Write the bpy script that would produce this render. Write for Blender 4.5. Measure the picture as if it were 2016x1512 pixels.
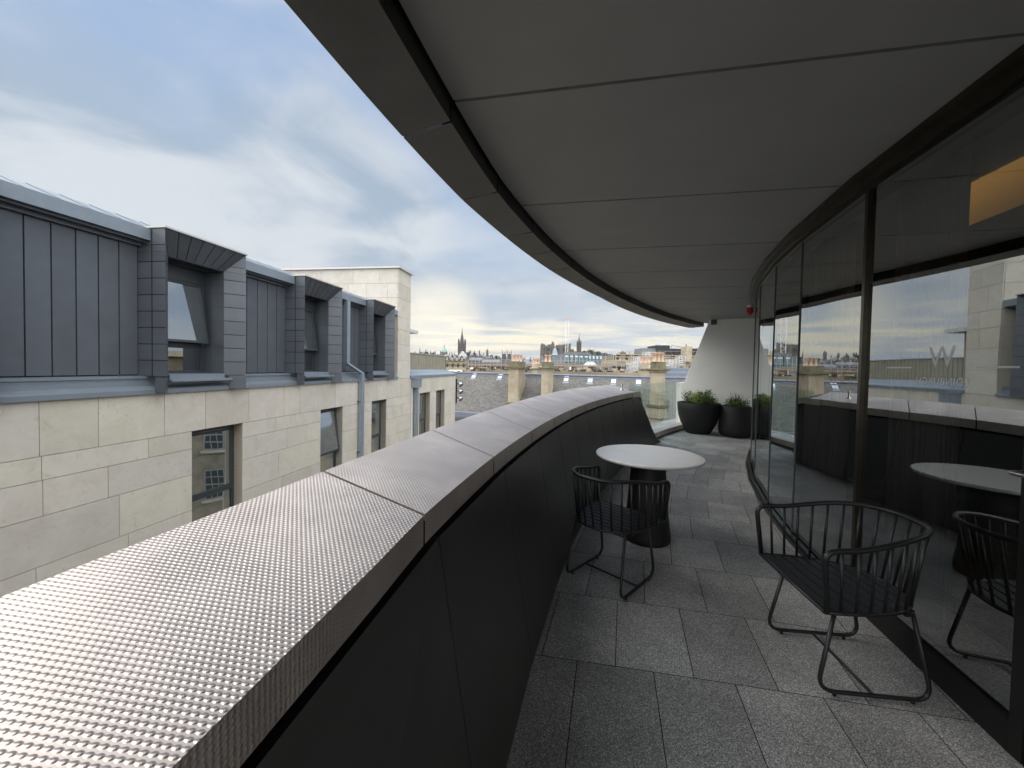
import bpy, bmesh, math, random
from mathutils import Vector, Matrix, noise
rnd = random.Random(7)
for o in list(bpy.data.objects): bpy.data.objects.remove(o)
SC = bpy.context.scene; COL = SC.collection
# ------------------------------------------------------------------ camera
EYE = 1.5
FP = 765.0
PI = math.pi
pt, rl = math.radians(1.46), math.radians(1.1)
FW = Vector((0, math.cos(pt), -math.sin(pt))); u0 = Vector((0, math.sin(pt), math.cos(pt))); r0 = Vector((1, 0, 0))
RT = r0*math.cos(rl) + u0*math.sin(rl); UP = -r0*math.sin(rl) + u0*math.cos(rl)
cd = bpy.data.cameras.new('camera'); cam = bpy.data.objects.new('camera', cd); COL.objects.link(cam)
cd.sensor_width = 36; cd.lens = 36*FP/2016; cd.shift_y = -14/2016; cd.clip_start = .02; cd.clip_end = 30000
m = Matrix((RT, UP, -FW)).transposed().to_4x4(); m.translation = Vector((0, 0, EYE)); cam.matrix_world = m
SC.camera = cam
# ------------------------------------------------------------------ sun, sky, exposure
SUN_AZ, SUN_EL = math.radians(-68), math.radians(37)       # sun ahead, left, behind cloud
sd = bpy.data.lights.new('sun', 'SUN'); sd.energy = .85; sd.angle = math.radians(28); sd.color = (1, .92, .82)
so = bpy.data.objects.new('sun', sd); COL.objects.link(so)
sv = Vector((math.sin(SUN_AZ)*math.cos(SUN_EL), math.cos(SUN_AZ)*math.cos(SUN_EL), math.sin(SUN_EL)))
so.rotation_euler = sv.to_track_quat('Z', 'Y').to_euler()
w = bpy.data.worlds.new('World'); SC.world = w; w.use_nodes = True
SC.view_settings.view_transform = 'Standard'; SC.view_settings.look = 'None'; SC.view_settings.gamma = 1
SC.view_settings.exposure = .45

class NT:
    def __init__(s, t): s.t = t; t.nodes.clear()
    def n(s, typ, ins=None, **kw):
        x = s.t.nodes.new(typ)
        for k, v in kw.items(): setattr(x, k, v)
        for k, v in (ins or {}).items():
            if isinstance(v, bpy.types.NodeSocket): s.t.links.new(v, x.inputs[k])
            elif v is not None: x.inputs[k].default_value = v
        return x
    def math(s, op, a, b=None, c=None, clamp=False):
        x = s.t.nodes.new('ShaderNodeMath'); x.operation = op; x.use_clamp = clamp
        for i, v in enumerate((a, b, c)):
            if v is None: continue
            if isinstance(v, bpy.types.NodeSocket): s.t.links.new(v, x.inputs[i])
            else: x.inputs[i].default_value = v
        return x.outputs[0]
    def mix(s, f, a, b, mode='MIX'):
        x = s.t.nodes.new('ShaderNodeMix'); x.data_type = 'RGBA'; x.blend_type = mode; x.clamp_factor = True
        for i, v in ((0, f), (6, a), (7, b)):
            if isinstance(v, bpy.types.NodeSocket): s.t.links.new(v, x.inputs[i])
            elif i: x.inputs[i].default_value = (*v, 1) if len(v) == 3 else v
            else: x.inputs[i].default_value = v
        return x.outputs[2]
    def ss(s, v, a, b, lo=0., hi=1.):
        x = s.n('ShaderNodeMapRange', {0: v, 1: a, 2: b, 3: lo, 4: hi}, interpolation_type='SMOOTHSTEP')
        return x.outputs[0]

t = NT(w.node_tree)
tc = t.n('ShaderNodeTexCoord'); D = t.n('ShaderNodeVectorMath', {0: tc.outputs['Generated']}, operation='NORMALIZE').outputs[0]
sep = t.n('ShaderNodeSeparateXYZ', {0: D}); dx, dy, dz = sep.outputs
sky = t.n('ShaderNodeTexSky', sky_type='NISHITA', sun_disc=False, sun_elevation=SUN_EL, sun_rotation=SUN_AZ, altitude=100, dust_density=2.0)
den = t.math('ADD', t.math('MAXIMUM', dz, 0), .16)
P = t.n('ShaderNodeCombineXYZ', {0: t.math('DIVIDE', dx, den), 1: t.math('DIVIDE', dy, den), 2: 0.3})
def nz(scale, det, rough=.55, dist=0., off=(0, 0, 0), st=(1, 1, 1)):
    mp = t.n('ShaderNodeMapping', {0: P.outputs[0], 1: off, 3: st})
    return t.n('ShaderNodeTexNoise', {'Vector': mp.outputs[0], 'Scale': scale, 'Detail': det, 'Roughness': rough, 'Distortion': dist}).outputs[0]
n1 = nz(.85, 7, .5, .3, (3.1, 1.7, 0)); n2 = nz(.62, 5, .5, .3, (9.2, 4.4, 2)); n3 = nz(1.7, 7, .52, .4, (1, 7, 4))
S = 10.0   # the Background node runs at 0.1
C_ = lambda r, g, b: (r*S, g*S, b*S)
blue = t.mix(t.ss(dz, .05, .6), C_(.38, .46, .55), C_(.19, .30, .50))
blue = t.mix(.04, blue, sky.outputs[0])
dark = C_(.27, .345, .44); lite = C_(.50, .535, .575)
cl = t.mix(t.ss(n3, .36, .62), dark, lite)
cov = t.ss(t.math('ADD', t.math('MULTIPLY', n1, .6), t.math('MULTIPLY', n2, .5)), .42, .60)
base = t.mix(cov, blue, cl)
lowf = t.ss(dz, .02, .30, 1, 0)                      # towards the horizon the cloud deck closes up
base = t.mix(t.math('MULTIPLY', lowf, .75), base, t.mix(t.ss(n1, .4, .62), C_(.40, .44, .49), C_(.60, .61, .60)))
az = t.math('ARCTAN2', dx, dy)
g = t.math('POWER', 2.718, t.math('MULTIPLY', t.math('POWER', t.math('MULTIPLY', t.math('SUBTRACT', az, -.08), 1.35), 2), -1))
band = t.math('MULTIPLY', t.ss(dz, .005, .05), t.ss(dz, .07, .16, 1, 0))
sv2 = t.n('ShaderNodeCombineXYZ', {0: t.math('MULTIPLY', az, 3.2), 1: t.math('MULTIPLY', dz, 34), 2: 1.3})
st = t.n('ShaderNodeTexNoise', {'Vector': sv2.outputs[0], 'Scale': 1.3, 'Detail': 7, 'Roughness': .58, 'Distortion': .6}).outputs[0]
yel = t.math('MULTIPLY', t.math('MULTIPLY', band, g), t.ss(st, .44, .62))
base = t.mix(t.math('MULTIPLY', yel, .85), base, C_(1.02, .89, .58))
sunsp = t.n('ShaderNodeVectorMath', {0: D, 1: Vector((-.19, .975, .105)).normalized()}, operation='DOT_PRODUCT').outputs['Value']
base = t.mix(t.math('MULTIPLY', t.ss(sunsp, .990, .9995), .4), base, C_(1.25, 1.08, .74))
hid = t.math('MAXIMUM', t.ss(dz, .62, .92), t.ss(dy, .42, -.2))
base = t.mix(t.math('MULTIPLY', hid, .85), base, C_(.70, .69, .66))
up = t.math('ADD', t.ss(dz, .62, .95, 0, 2.0), t.ss(dy, .42, -.3, 0, 1.9))      # unseen sky overhead, behind and far left brightened as added fill light
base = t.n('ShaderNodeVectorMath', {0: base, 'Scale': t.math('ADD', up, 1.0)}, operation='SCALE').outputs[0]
base = t.mix(t.ss(dz, -.02, -.001, 1, 0), base, C_(.10, .10, .10))
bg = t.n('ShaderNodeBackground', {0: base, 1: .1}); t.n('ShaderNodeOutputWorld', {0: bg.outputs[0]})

# ------------------------------------------------------------------ materials
M = {}
def mat(name, col=(.5, .5, .5), rough=.6, metal=0., spec=.5, var=0., vscale=6., bump=0., bscale=200., attr=False, fn=None, coord='Object', bdist=.002, **kw):
    mt = bpy.data.materials.new(name); mt.use_nodes = True; k = NT(mt.node_tree)
    b = k.n('ShaderNodeBsdfPrincipled', {'Roughness': rough, 'Metallic': metal, 'Specular IOR Level': spec})
    for kk, v in kw.items(): b.inputs[kk.replace('_', ' ')].default_value = v
    co = k.n('ShaderNodeTexCoord').outputs[coord]; c = None
    if fn: c = fn(k, b, co)
    else:
        c = k.n('ShaderNodeRGB').outputs[0]; c.default_value = (*col, 1)
    if c is not None:
        if var:
            nn = k.n('ShaderNodeTexNoise', {'Vector': co, 'Scale': vscale, 'Detail': 6, 'Roughness': .6}).outputs[0]
            gn = k.ss(nn, .25, .75, 1-var, 1+var)
            c = k.n('ShaderNodeVectorMath', {0: c, 'Scale': gn}, operation='SCALE').outputs[0]
        if attr:
            at = k.n('ShaderNodeAttribute', attribute_name='tint')
            c = k.mix(1., c, at.outputs['Color'], 'MULTIPLY')
        k.t.links.new(c, b.inputs['Base Color'])
    if bump:
        nb = k.n('ShaderNodeTexNoise', {'Vector': co, 'Scale': bscale, 'Detail': 3}).outputs[0]
        bp = k.n('ShaderNodeBump', {'Height': nb, 'Strength': bump, 'Distance': bdist}); k.t.links.new(bp.outputs[0], b.inputs['Normal'])
    k.n('ShaderNodeOutputMaterial', {0: b.outputs[0]})
    M[name] = mt; return mt
def dimple(k, b, co):
    # staggered lens-shaped dimples pressed into the sheet; uv in metres
    sp = k.n('ShaderNodeSeparateXYZ', {0: co})
    cu = k.math('COSINE', k.math('MULTIPLY', sp.outputs[0], PI/.0053)); cv = k.math('COSINE', k.math('MULTIPLY', sp.outputs[1], PI/.0095))
    c2 = k.math('COSINE', k.math('MULTIPLY', sp.outputs[1], 2*PI/.0095))
    h = k.ss(k.math('ADD', k.math('MULTIPLY', c2, .52), k.math('MULTIPLY', k.math('MULTIPLY', cu, cv), .48)), -.35, .95)
    bp = k.n('ShaderNodeBump', {'Height': h, 'Strength': .9, 'Distance': .0016}); k.t.links.new(bp.outputs[0], b.inputs['Normal'])
    nn = k.n('ShaderNodeTexNoise', {'Vector': co, 'Scale': 3., 'Detail': 8, 'Roughness': .65}).outputs[0]
    k.t.links.new(k.ss(nn, .3, .7, .36, .50), b.inputs['Roughness'])
    c = k.mix(k.ss(nn, .35, .7), (.60, .52, .47), (.77, .68, .625))
    return c
mat('coping', rough=.36, metal=.9, fn=dimple, coord='UV')
mat('face_panel', (.078, .075, .073), .38, .5, var=.08, vscale=3, bump=.08, bscale=900)
mat('black_gap', (.006, .006, .006), .8)
def granite(k, b, co):
    a = k.n('ShaderNodeTexNoise', {'Vector': co, 'Scale': 170., 'Detail': 4, 'Roughness': .75}).outputs[0]
    v = k.n('ShaderNodeTexVoronoi', {'Vector': co, 'Scale': 260.}).outputs['Color']
    vs = k.n('ShaderNodeSeparateXYZ', {0: v}).outputs[0]
    l = k.n('ShaderNodeTexNoise', {'Vector': co, 'Scale': 1.6, 'Detail': 6, 'Roughness': .6}).outputs[0]
    sn = k.n('ShaderNodeTexNoise', {'Vector': co, 'Scale': 4.5, 'Detail': 9, 'Roughness': .7, 'Distortion': 1.2}).outputs[0]
    c = k.mix(k.ss(a, .36, .64), (.13, .131, .133), (.50, .50, .50))
    c = k.mix(k.math('MULTIPLY', k.ss(sn, .56, .70), .45), c, (.13, .125, .118))
    c = k.mix(k.math('MULTIPLY', k.ss(vs, .72, .95), .75), c, (.78, .78, .76))
    c = k.mix(k.math('MULTIPLY', k.ss(vs, .22, .05), .6), c, (.05, .05, .055))
    return k.n('ShaderNodeVectorMath', {0: c, 'Scale': k.ss(l, .3, .7, .72, 1.16)}, operation='SCALE').outputs[0]
mat('granite', rough=.62, fn=granite, attr=True, bump=.12, bscale=400)
mat('granite_joint', (.02, .02, .02), .9)
mat('soffit', (.275, .277, .28), .55, 0, .3, var=.05, vscale=2, bump=.05, bscale=700)
mat('soffit_band', (.105, .104, .103), .5, .3, var=.12, vscale=4, bump=.06, bscale=700)
mat('bronze', (.07, .060, .045), .34, .85, var=.15, vscale=12)
mat('black_frame', (.012, .012, .012), .35, .2)
mat('steel', (.62, .62, .60), .25, 1.)
mat('stone_wall_white', (.93, .93, .90), .7, 0, .3, var=.03, vscale=1.5)
mat('chair_black', (.012, .0125, .014), .42, .1, .5, bump=.05, bscale=1500)
mat('pedestal_black', (.010, .010, .011), .55, 0, .4, bump=.08, bscale=600)
mat('planter_black', (.012, .012, .013), .62, 0, .4, var=.15, vscale=9, bump=.1, bscale=300)
mat('table_top', (.66, .66, .65), .22, 0, .5, var=.03, vscale=5)
mat('soil', (.03, .022, .016), .95, bump=.6, bscale=60, bdist=.02)
def limestone(k, b, co):
    a = k.n('ShaderNodeTexNoise', {'Vector': co, 'Scale': 2.2, 'Detail': 9, 'Roughness': .68, 'Distortion': .7}).outputs[0]
    f = k.n('ShaderNodeTexNoise', {'Vector': co, 'Scale': 26., 'Detail': 6, 'Roughness': .7}).outputs[0]
    s = k.n('ShaderNodeTexNoise', {'Vector': co, 'Scale': 6., 'Detail': 8, 'Roughness': .75, 'Distortion': 1.6}).outputs[0]
    c = k.mix(k.ss(a, .32, .68), (.555, .52, .465), (.62, .59, .54))
    c = k.mix(k.math('MULTIPLY', k.ss(s, .54, .68), .55), c, (.46, .39, .30))
    return k.mix(k.math('MULTIPLY', k.ss(f, .60, .72), .2), c, (.40, .36, .29))
mat('limestone', rough=.85, spec=.2, fn=limestone, attr=True, bump=.15, bscale=90)
mat('stone_joint', (.36, .32, .26), .9)
mat('zinc', (.118, .132, .155), .50, .35, var=.07, vscale=3, attr=True, bump=.04, bscale=500)
mat('zinc_gap', (.018, .015, .021), .7)
mat('zinc_light', (.24, .28, .325), .42, .4, var=.06, vscale=4)
mat('zinc_cap', (.55, .53, .50), .4, .3)
mat('window_frame', (.060, .072, .078), .4, .3)
mat('pipe_zinc', (.28, .33, .385), .42, .45, var=.06)
mat('screen', (.30, .285, .225), .7, var=.12, vscale=2)
mat('concrete_cap', (.55, .55, .53), .7)
def slate(k, b, co):
    br = k.n('ShaderNodeTexBrick', {'Vector': co, 'Scale': 1., 'Color1': (.062, .061, .060, 1), 'Color2': (.12, .115, .108, 1), 'Mortar': (.05, .047, .045, 1), 'Mortar Size': .012, 'Brick Width': .32, 'Row Height': .2, 'Bias': 0.}).outputs[0]
    a = k.n('ShaderNodeTexNoise', {'Vector': co, 'Scale': .35, 'Detail': 8, 'Roughness': .7}).outputs[0]
    s = k.n('ShaderNodeTexNoise', {'Vector': co, 'Scale': 5., 'Detail': 4, 'Roughness': .8}).outputs[0]
    c = k.mix(k.math('MULTIPLY', k.ss(a, .45, .65), .5), br, (.125, .115, .095))
    return k.n('ShaderNodeVectorMath', {0: c, 'Scale': k.ss(s, .3, .7, .7, 1.35)}, operation='SCALE').outputs[0]
mat('slate', rough=.6, fn=slate, coord='UV')
def sandstone(k, b, co):
    a = k.n('ShaderNodeTexNoise', {'Vector': co, 'Scale': .7, 'Detail': 8, 'Roughness': .7}).outputs[0]
    s = k.n('ShaderNodeTexNoise', {'Vector': co, 'Scale': 4., 'Detail': 6, 'Roughness': .7}).outputs[0]
    c = k.mix(k.ss(a, .35, .65), (.36, .305, .225), (.48, .42, .325))
    return k.mix(k.math('MULTIPLY', k.ss(s, .55, .7), .5), c, (.27, .22, .15))
mat('sandstone', rough=.85, spec=.2, fn=sandstone)
mat('mossy_stone', (.17, .155, .10), .95, var=.35, vscale=3)
mat('terracotta', (.60, .42, .32), .8, var=.18, vscale=5)
mat('lead', (.19, .21, .26), .5, .2, var=.15, vscale=2)
mat('skylight', (.50, .52, .60), .25, 0)
mat('white_paint', (.8, .8, .8), .5)
mat('grey_paint', (.10, .105, .11), .6)
def facade(c1, c2, wcol, sx, sz):
    def fn(k, b, co):
        sp = k.n('ShaderNodeSeparateXYZ', {0: co}); u = k.math('ADD', sp.outputs[0], sp.outputs[1])
        fx = k.math('FRACT', k.math('DIVIDE', u, sx)); fz = k.math('FRACT', k.math('DIVIDE', sp.outputs[2], sz))
        ins = lambda f, a, c: k.math('MULTIPLY', k.math('GREATER_THAN', f, a), k.math('LESS_THAN', f, c))
        wn = k.math('MULTIPLY', ins(fx, .3, .7), ins(fz, .22, .78))
        a = k.n('ShaderNodeTexNoise', {'Vector': co, 'Scale': .15, 'Detail': 8, 'Roughness': .7}).outputs[0]
        return k.mix(wn, k.mix(k.ss(a, .35, .65), c1, c2), wcol)
    return fn
mat('tenement_stone', rough=.9, spec=.2, fn=facade((.12, .10, .078), (.21, .175, .13), (.035, .035, .038), 2.6, 3.6))
mat('hotel_stone', (.20, .17, .13), .9, var=.3, vscale=1.5)
mat('classical_stone', rough=.9, spec=.2, fn=facade((.33, .275, .185), (.44, .375, .265), (.07, .07, .07), 2.8, 3.6))
mat('dark_stone', (.075, .062, .055), .9, var=.3, vscale=.3)
mat('castle_stone', rough=.9, spec=.2, fn=facade((.105, .092, .078), (.16, .14, .118), (.05, .046, .045), 9., 9.))
mat('grey_clad', (.17, .18, .195), .6, var=.05)
mat('teal_glass', (.16, .27, .28), .12, 0, .8)
mat('pale_glass', (.60, .68, .78), .15)
mat('dark_clad', (.022, .021, .024), .6)
mat('copper_green', (.22, .40, .34), .7)
mat('blue_lead', (.30, .37, .45), .55)
mat('gold', (.75, .55, .22), .35, .8)
mat('scaffold_steel', (.30, .31, .33), .5, .3)
mat('scaffold_white', (.66, .65, .66), .5)
mat('scaffold_board', (.36, .27, .19), .85, var=.3, vscale=2)
mat('netting', (.12, .085, .075), .9, var=.6, vscale=1.2)
mat('hill', (.20, .25, .31), .95, var=.15, vscale=.002)  # distance haze is mixed into this blue-grey
mat('town_ground', (.07, .072, .06), .95, var=.3, vscale=.02)
mat('asphalt', (.05, .05, .05), .9)
mat('foliage', (.10, .17, .045), .7, var=.45, vscale=30, coord='Object')
mat('foliage_pale', (.26, .33, .10), .6, var=.3, vscale=40)
mat('foliage_dark', (.035, .05, .025), .8, var=.4, vscale=.5)
mat('leaf_long', (.10, .085, .045), .6, var=.4, vscale=20)
mat('bark', (.06, .045, .03), .9)
mat('red_plastic', (.55, .012, .012), .35)
mat('curtain', (.70, .68, .64), .9)
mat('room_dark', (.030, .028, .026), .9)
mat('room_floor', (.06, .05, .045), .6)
mat('white_vinyl', (.8, .8, .8), .6)
def emis(name, col, s):
    mt = bpy.data.materials.new(name); mt.use_nodes = True; k = NT(mt.node_tree)
    e = k.n('ShaderNodeEmission', {0: (*col, 1), 1: s}); k.n('ShaderNodeOutputMaterial', {0: e.outputs[0]}); M[name] = mt
mt = bpy.data.materials.new('lamp_glow'); mt.use_nodes = True; k = NT(mt.node_tree)
gx = k.n('ShaderNodeSeparateXYZ', {0: k.n('ShaderNodeTexCoord').outputs['Generated']}).outputs
e = k.n('ShaderNodeEmission', {0: (1., .50, .11, 1), 1: k.ss(k.math('ADD', gx[0], k.math('MULTIPLY', gx[1], -.7)), -.75, .7, .55, .07)}); k.n('ShaderNodeOutputMaterial', {0: e.outputs[0]}); M['lamp_glow'] = mt
def glass(name, f0, tint, rough=0.0, ior=1.5, gcol=(1, 1, 1)):
    mt = bpy.data.materials.new(name); mt.use_nodes = True; k = NT(mt.node_tree)
    fr = k.n('ShaderNodeFresnel', {0: ior}).outputs[0]
    f = k.math('ADD', k.math('MULTIPLY', fr, 1-f0), f0, clamp=True)
    tr = k.n('ShaderNodeBsdfTransparent', {0: (*tint, 1)}); wn = k.n('ShaderNodeTexNoise', {'Vector': k.n('ShaderNodeTexCoord').outputs['Object'], 'Scale': 1.1, 'Detail': 1}).outputs[0]
    wb = k.n('ShaderNodeBump', {'Height': wn, 'Strength': 1., 'Distance': .0022})
    gl = k.n('ShaderNodeBsdfGlossy', {0: (*gcol, 1), 'Roughness': rough, 'Normal': wb.outputs[0]})
    mx = k.n('ShaderNodeMixShader', {0: f, 1: tr.outputs[0], 2: gl.outputs[0]}); k.n('ShaderNodeOutputMaterial', {0: mx.outputs[0]}); M[name] = mt
glass('coated_glass', .26, (.50, .52, .51), ior=2.1, gcol=(.92, .96, .96))
glass('balustrade_glass', .10, (.72, .84, .82))
glass('office_glass', .46, (.16, .19, .20), gcol=(.8, .85, .88))

mt = bpy.data.materials.new('haze'); mt.use_nodes = True; k = NT(mt.node_tree)
pv = k.n('ShaderNodeVolumePrincipled', {'Color': (.80, .84, .90, 1), 'Density': 1.6e-4, 'Anisotropy': .3}); ou = k.n('ShaderNodeOutputMaterial'); k.t.links.new(pv.outputs[0], ou.inputs['Volume']); M['haze'] = mt

# ------------------------------------------------------------------ mesh helpers
class MB:
    """collects shapes; build() links them as one mesh object"""
    def __init__(s): s.v = []; s.f = []; s.m = []; s.mi = []; s.tint = []; s.uv = []; s.sm = []
    def _m(s, mname):
        if mname not in s.m: s.m.append(mname)
        return s.m.index(mname)
    def face(s, pts, mn, tint=1., uv=None, smooth=False):
        i = len(s.v); s.v += [tuple(p) for p in pts]; s.f.append(tuple(range(i, i+len(pts)))); s.mi.append(s._m(mn)); s.tint.append(tint); s.uv.append(uv); s.sm.append(smooth)
    def mesh(s, vs, fs, mn, tint=1., smooth=False):
        i = len(s.v); s.v += [tuple(p) for p in vs]
        for f in fs: s.f.append(tuple(i+j for j in f)); s.mi.append(s._m(mn)); s.tint.append(tint); s.uv.append(None); s.sm.append(smooth)
    def hexa(s, p, mn, tint=1.):       # 8 corners: bottom 0-3 ccw, top 4-7
        s.mesh(p, [(3, 2, 1, 0), (4, 5, 6, 7), (0, 1, 5, 4), (1, 2, 6, 5), (2, 3, 7, 6), (3, 0, 4, 7)], mn, tint)
    def box(s, c, d, mn, rz=0, tint=1., tf=None):
        x, y, z = (q/2 for q in d); cs, sn = math.cos(rz), math.sin(rz); p = []
        for dz_ in (-z, z):
            for a, b in ((-x, -y), (x, -y), (x, y), (-x, y)): p.append((c[0]+a*cs-b*sn, c[1]+a*sn+b*cs, c[2]+dz_))
        if tf: p = [tf(q) for q in p]
        s.hexa(p, mn, tint)
    def rng(s, a, b, mn, tf=None, tint=1.):   # box from min to max corner through an optional map
        p = [(a[0], a[1], a[2]), (b[0], a[1], a[2]), (b[0], b[1], a[2]), (a[0], b[1], a[2]), (a[0], a[1], b[2]), (b[0], a[1], b[2]), (b[0], b[1], b[2]), (a[0], b[1], b[2])]
        if tf: p = [tf(*q) for q in p]
        s.hexa(p, mn, tint)
    def tube(s, pts, r, mn, seg=8, closed=False, cap=True):
        pts = [Vector(p) for p in pts]; n = len(pts); rs = r if isinstance(r, (list, tuple)) else [r]*n
        i0 = len(s.v); up = None; fs = []
        for i, p in enumerate(pts):
            a = pts[(i-1) % n] if (closed or i > 0) else p; b = pts[(i+1) % n] if (closed or i < n-1) else p
            tt = (b-a).normalized()
            if up is None: up = Vector((0, 0, 1)) if abs(tt.z) < .9 else Vector((1, 0, 0))
            sd_ = tt.cross(up).normalized(); up = sd_.cross(tt).normalized()
            for k in range(seg):
                a_ = 2*PI*k/seg; s.v.append(tuple(p + (sd_*math.cos(a_)+up*math.sin(a_))*rs[i]))
        for i in range(n if closed else n-1):
            for k in range(seg):
                a = i*seg+k; b = i*seg+(k+1) % seg; c = ((i+1) % n)*seg+(k+1) % seg; d = ((i+1) % n)*seg+k
                fs.append((a, b, c, d))
        if cap and not closed: fs.append(tuple(range(seg))[::-1]); fs.append(tuple((n-1)*seg+k for k in range(seg)))
        for f in fs: s.f.append(tuple(i0+j for j in f)); s.mi.append(s._m(mn)); s.tint.append(1.); s.uv.append(None); s.sm.append(len(f) == 4)
    def lathe(s, prof, mn, c=(0, 0, 0), seg=40, capb=True, capt=True, smooth=True):
        vs = []; fs = []
        for r, z in prof:
            for k in range(seg):
                a = 2*PI*k/seg; vs.append((c[0]+r*math.cos(a), c[1]+r*math.sin(a), c[2]+z))
        for i in range(len(prof)-1):
            for k in range(seg): fs.append((i*seg+k, i*seg+(k+1) % seg, (i+1)*seg+(k+1) % seg, (i+1)*seg+k))
        s.mesh(vs, fs, mn, smooth=smooth)
        if capb: s.mesh([vs[k] for k in range(seg)][::-1], [tuple(range(seg))], mn)
        if capt: s.mesh([vs[(len(prof)-1)*seg+k] for k in range(seg)], [tuple(range(seg))], mn)
    def build(s, name, parent=None, bevel=0, **props):
        me = bpy.data.meshes.new(name); me.from_pydata(s.v, [], s.f)
        for mn in s.m: me.materials.append(M[mn])
        me.polygons.foreach_set('material_index', s.mi); me.polygons.foreach_set('use_smooth', s.sm)
        if any(t_ != 1. for t_ in s.tint) or any('attr' for _ in [0]):
            at = me.attributes.new('tint', 'FLOAT_COLOR', 'CORNER'); ar = []
            for p, tn in zip(me.polygons, s.tint):
                q = (tn, tn, tn) if not isinstance(tn, tuple) else tn
                for _ in range(p.loop_total): ar += [*q, 1]
            at.data.foreach_set('color', ar)
        if any(u for u in s.uv):
            ul = me.uv_layers.new(name='UVMap'); ar = []
            for p, u in zip(me.polygons, s.uv):
                for j in range(p.loop_total): ar += list(u[j]) if u else [0, 0]
            ul.data.foreach_set('uv', ar)
        me.update(); o = bpy.data.objects.new(name, me); COL.objects.link(o)
        if parent: o.parent = parent; o.matrix_parent_inverse = parent.matrix_world.inverted() if False else Matrix.Translation(-parent.location) if parent.type == 'EMPTY' and not parent.get('local') else Matrix.Identity(4)
        if bevel:
            bm = bmesh.new(); bm.from_mesh(me); bmesh.ops.remove_doubles(bm, verts=bm.verts, dist=1e-5); bm.to_mesh(me); bm.free()
            bv = o.modifiers.new('bevel', 'BEVEL'); bv.width = bevel; bv.segments = 2; bv.limit_method = 'ANGLE'; bv.harden_normals = False
        for k, v in props.items(): o[k] = v
        return o
def thing(name, label, cat, loc=(0, 0, 0), group=None, rz=0, local=False):
    o = bpy.data.objects.new(name, None); COL.objects.link(o); o.location = loc; o.rotation_euler = (0, 0, rz); o.empty_display_size = .2
    o['label'] = label; o['category'] = cat
    if group: o['group'] = group
    if local: o['local'] = 1
    return o
def clone(root, loc, rz, label, group=None):
    r = root.copy(); COL.objects.link(r); r.location = loc; r.rotation_euler = (0, 0, rz); r['label'] = label
    if group: r['group'] = group
    for ch in list(root.children):
        c = ch.copy(); COL.objects.link(c); c.parent = r; c.matrix_parent_inverse = ch.matrix_parent_inverse.copy()
        for g_ in ch.children:
            q = g_.copy(); COL.objects.link(q); q.parent = c
    return r
def tag(o, label, cat, group=None, kind=None):
    o['label'] = label; o['category'] = cat
    if group: o['group'] = group
    if kind: o['kind'] = kind
    return o
def at(px, py, Y):                      # world point at distance Y along the view axis, measured off the photograph
    d = FW + RT*((px-1008)/FP) + UP*(-(py-742)/FP); k = Y/d.y
    return Vector((d.x*k, Y, EYE + d.z*k))
def lerp(a, b, f): return a+(b-a)*f
def tab(x, T):
    if x <= T[0][0]: return T[0][1]
    for (a, va), (b, vb) in zip(T, T[1:]):
        if x <= b: return lerp(va, vb, (x-a)/(b-a))
    return T[-1][1]
def smooth(a, b, x): q = min(1, max(0, (x-a)/(b-a))); return q*q*(3-2*q)

# ------------------------------------------------------------------ terrace (curved about CX,CY)
CX, CY = 17.2, -2.6
def cp(th, R, z): a = math.radians(th); return Vector((CX-R*math.cos(a), CY+R*math.sin(a), z))
GX, GY, GR = 16.46, -1.4, 14.75
def gp(ph, z, off=0): a = math.radians(ph); return Vector((GX-(GR-off)*math.cos(a), GY+(GR-off)*math.sin(a), z))

# floor
b = MB()
N = 60
for i in range(N):
    t0, t1 = lerp(-6, 52, i/N), lerp(-6, 52, (i+1)/N)
    b.face([cp(t0, 18.6, -.012), cp(t0, 13.2, -.012), cp(t1, 13.2, -.012), cp(t1, 18.6, -.012)], 'granite_joint')
b.build('terrace_slab', kind='structure')
b = MB()
row = 0; th = -4.44; R0, R1 = 17.628, 13.2
while th < 50:
    dth = 1.95; off = (row % 2)*.5 + rnd.uniform(-.05, .05); wd = .372
    r = R0 + off*wd + wd
    sk = 0.
    while r > R1:
        ra, rb = r, r-wd
        gp_ = .0022
        skew = math.radians(0)
        g1 = math.degrees(gp_/17)
        q = lambda rr: (17.72-rr)*.30      # rows run slightly oblique, as laid
        P4 = [cp(th+g1+q(ra-gp_), ra-gp_, 0), cp(th+g1+q(rb+gp_), rb+gp_, 0), cp(th+dth-g1+q(rb+gp_), rb+gp_, 0), cp(th+dth-g1+q(ra-gp_), ra-gp_, 0)]
        v_ = rnd.uniform(.80, 1.14)
        b.face(P4, 'granite', (v_, v_, v_*rnd.uniform(.99, 1.01)))
        r -= wd
    th += dth; row += 1
b.build('floor', kind='structure')

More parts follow.
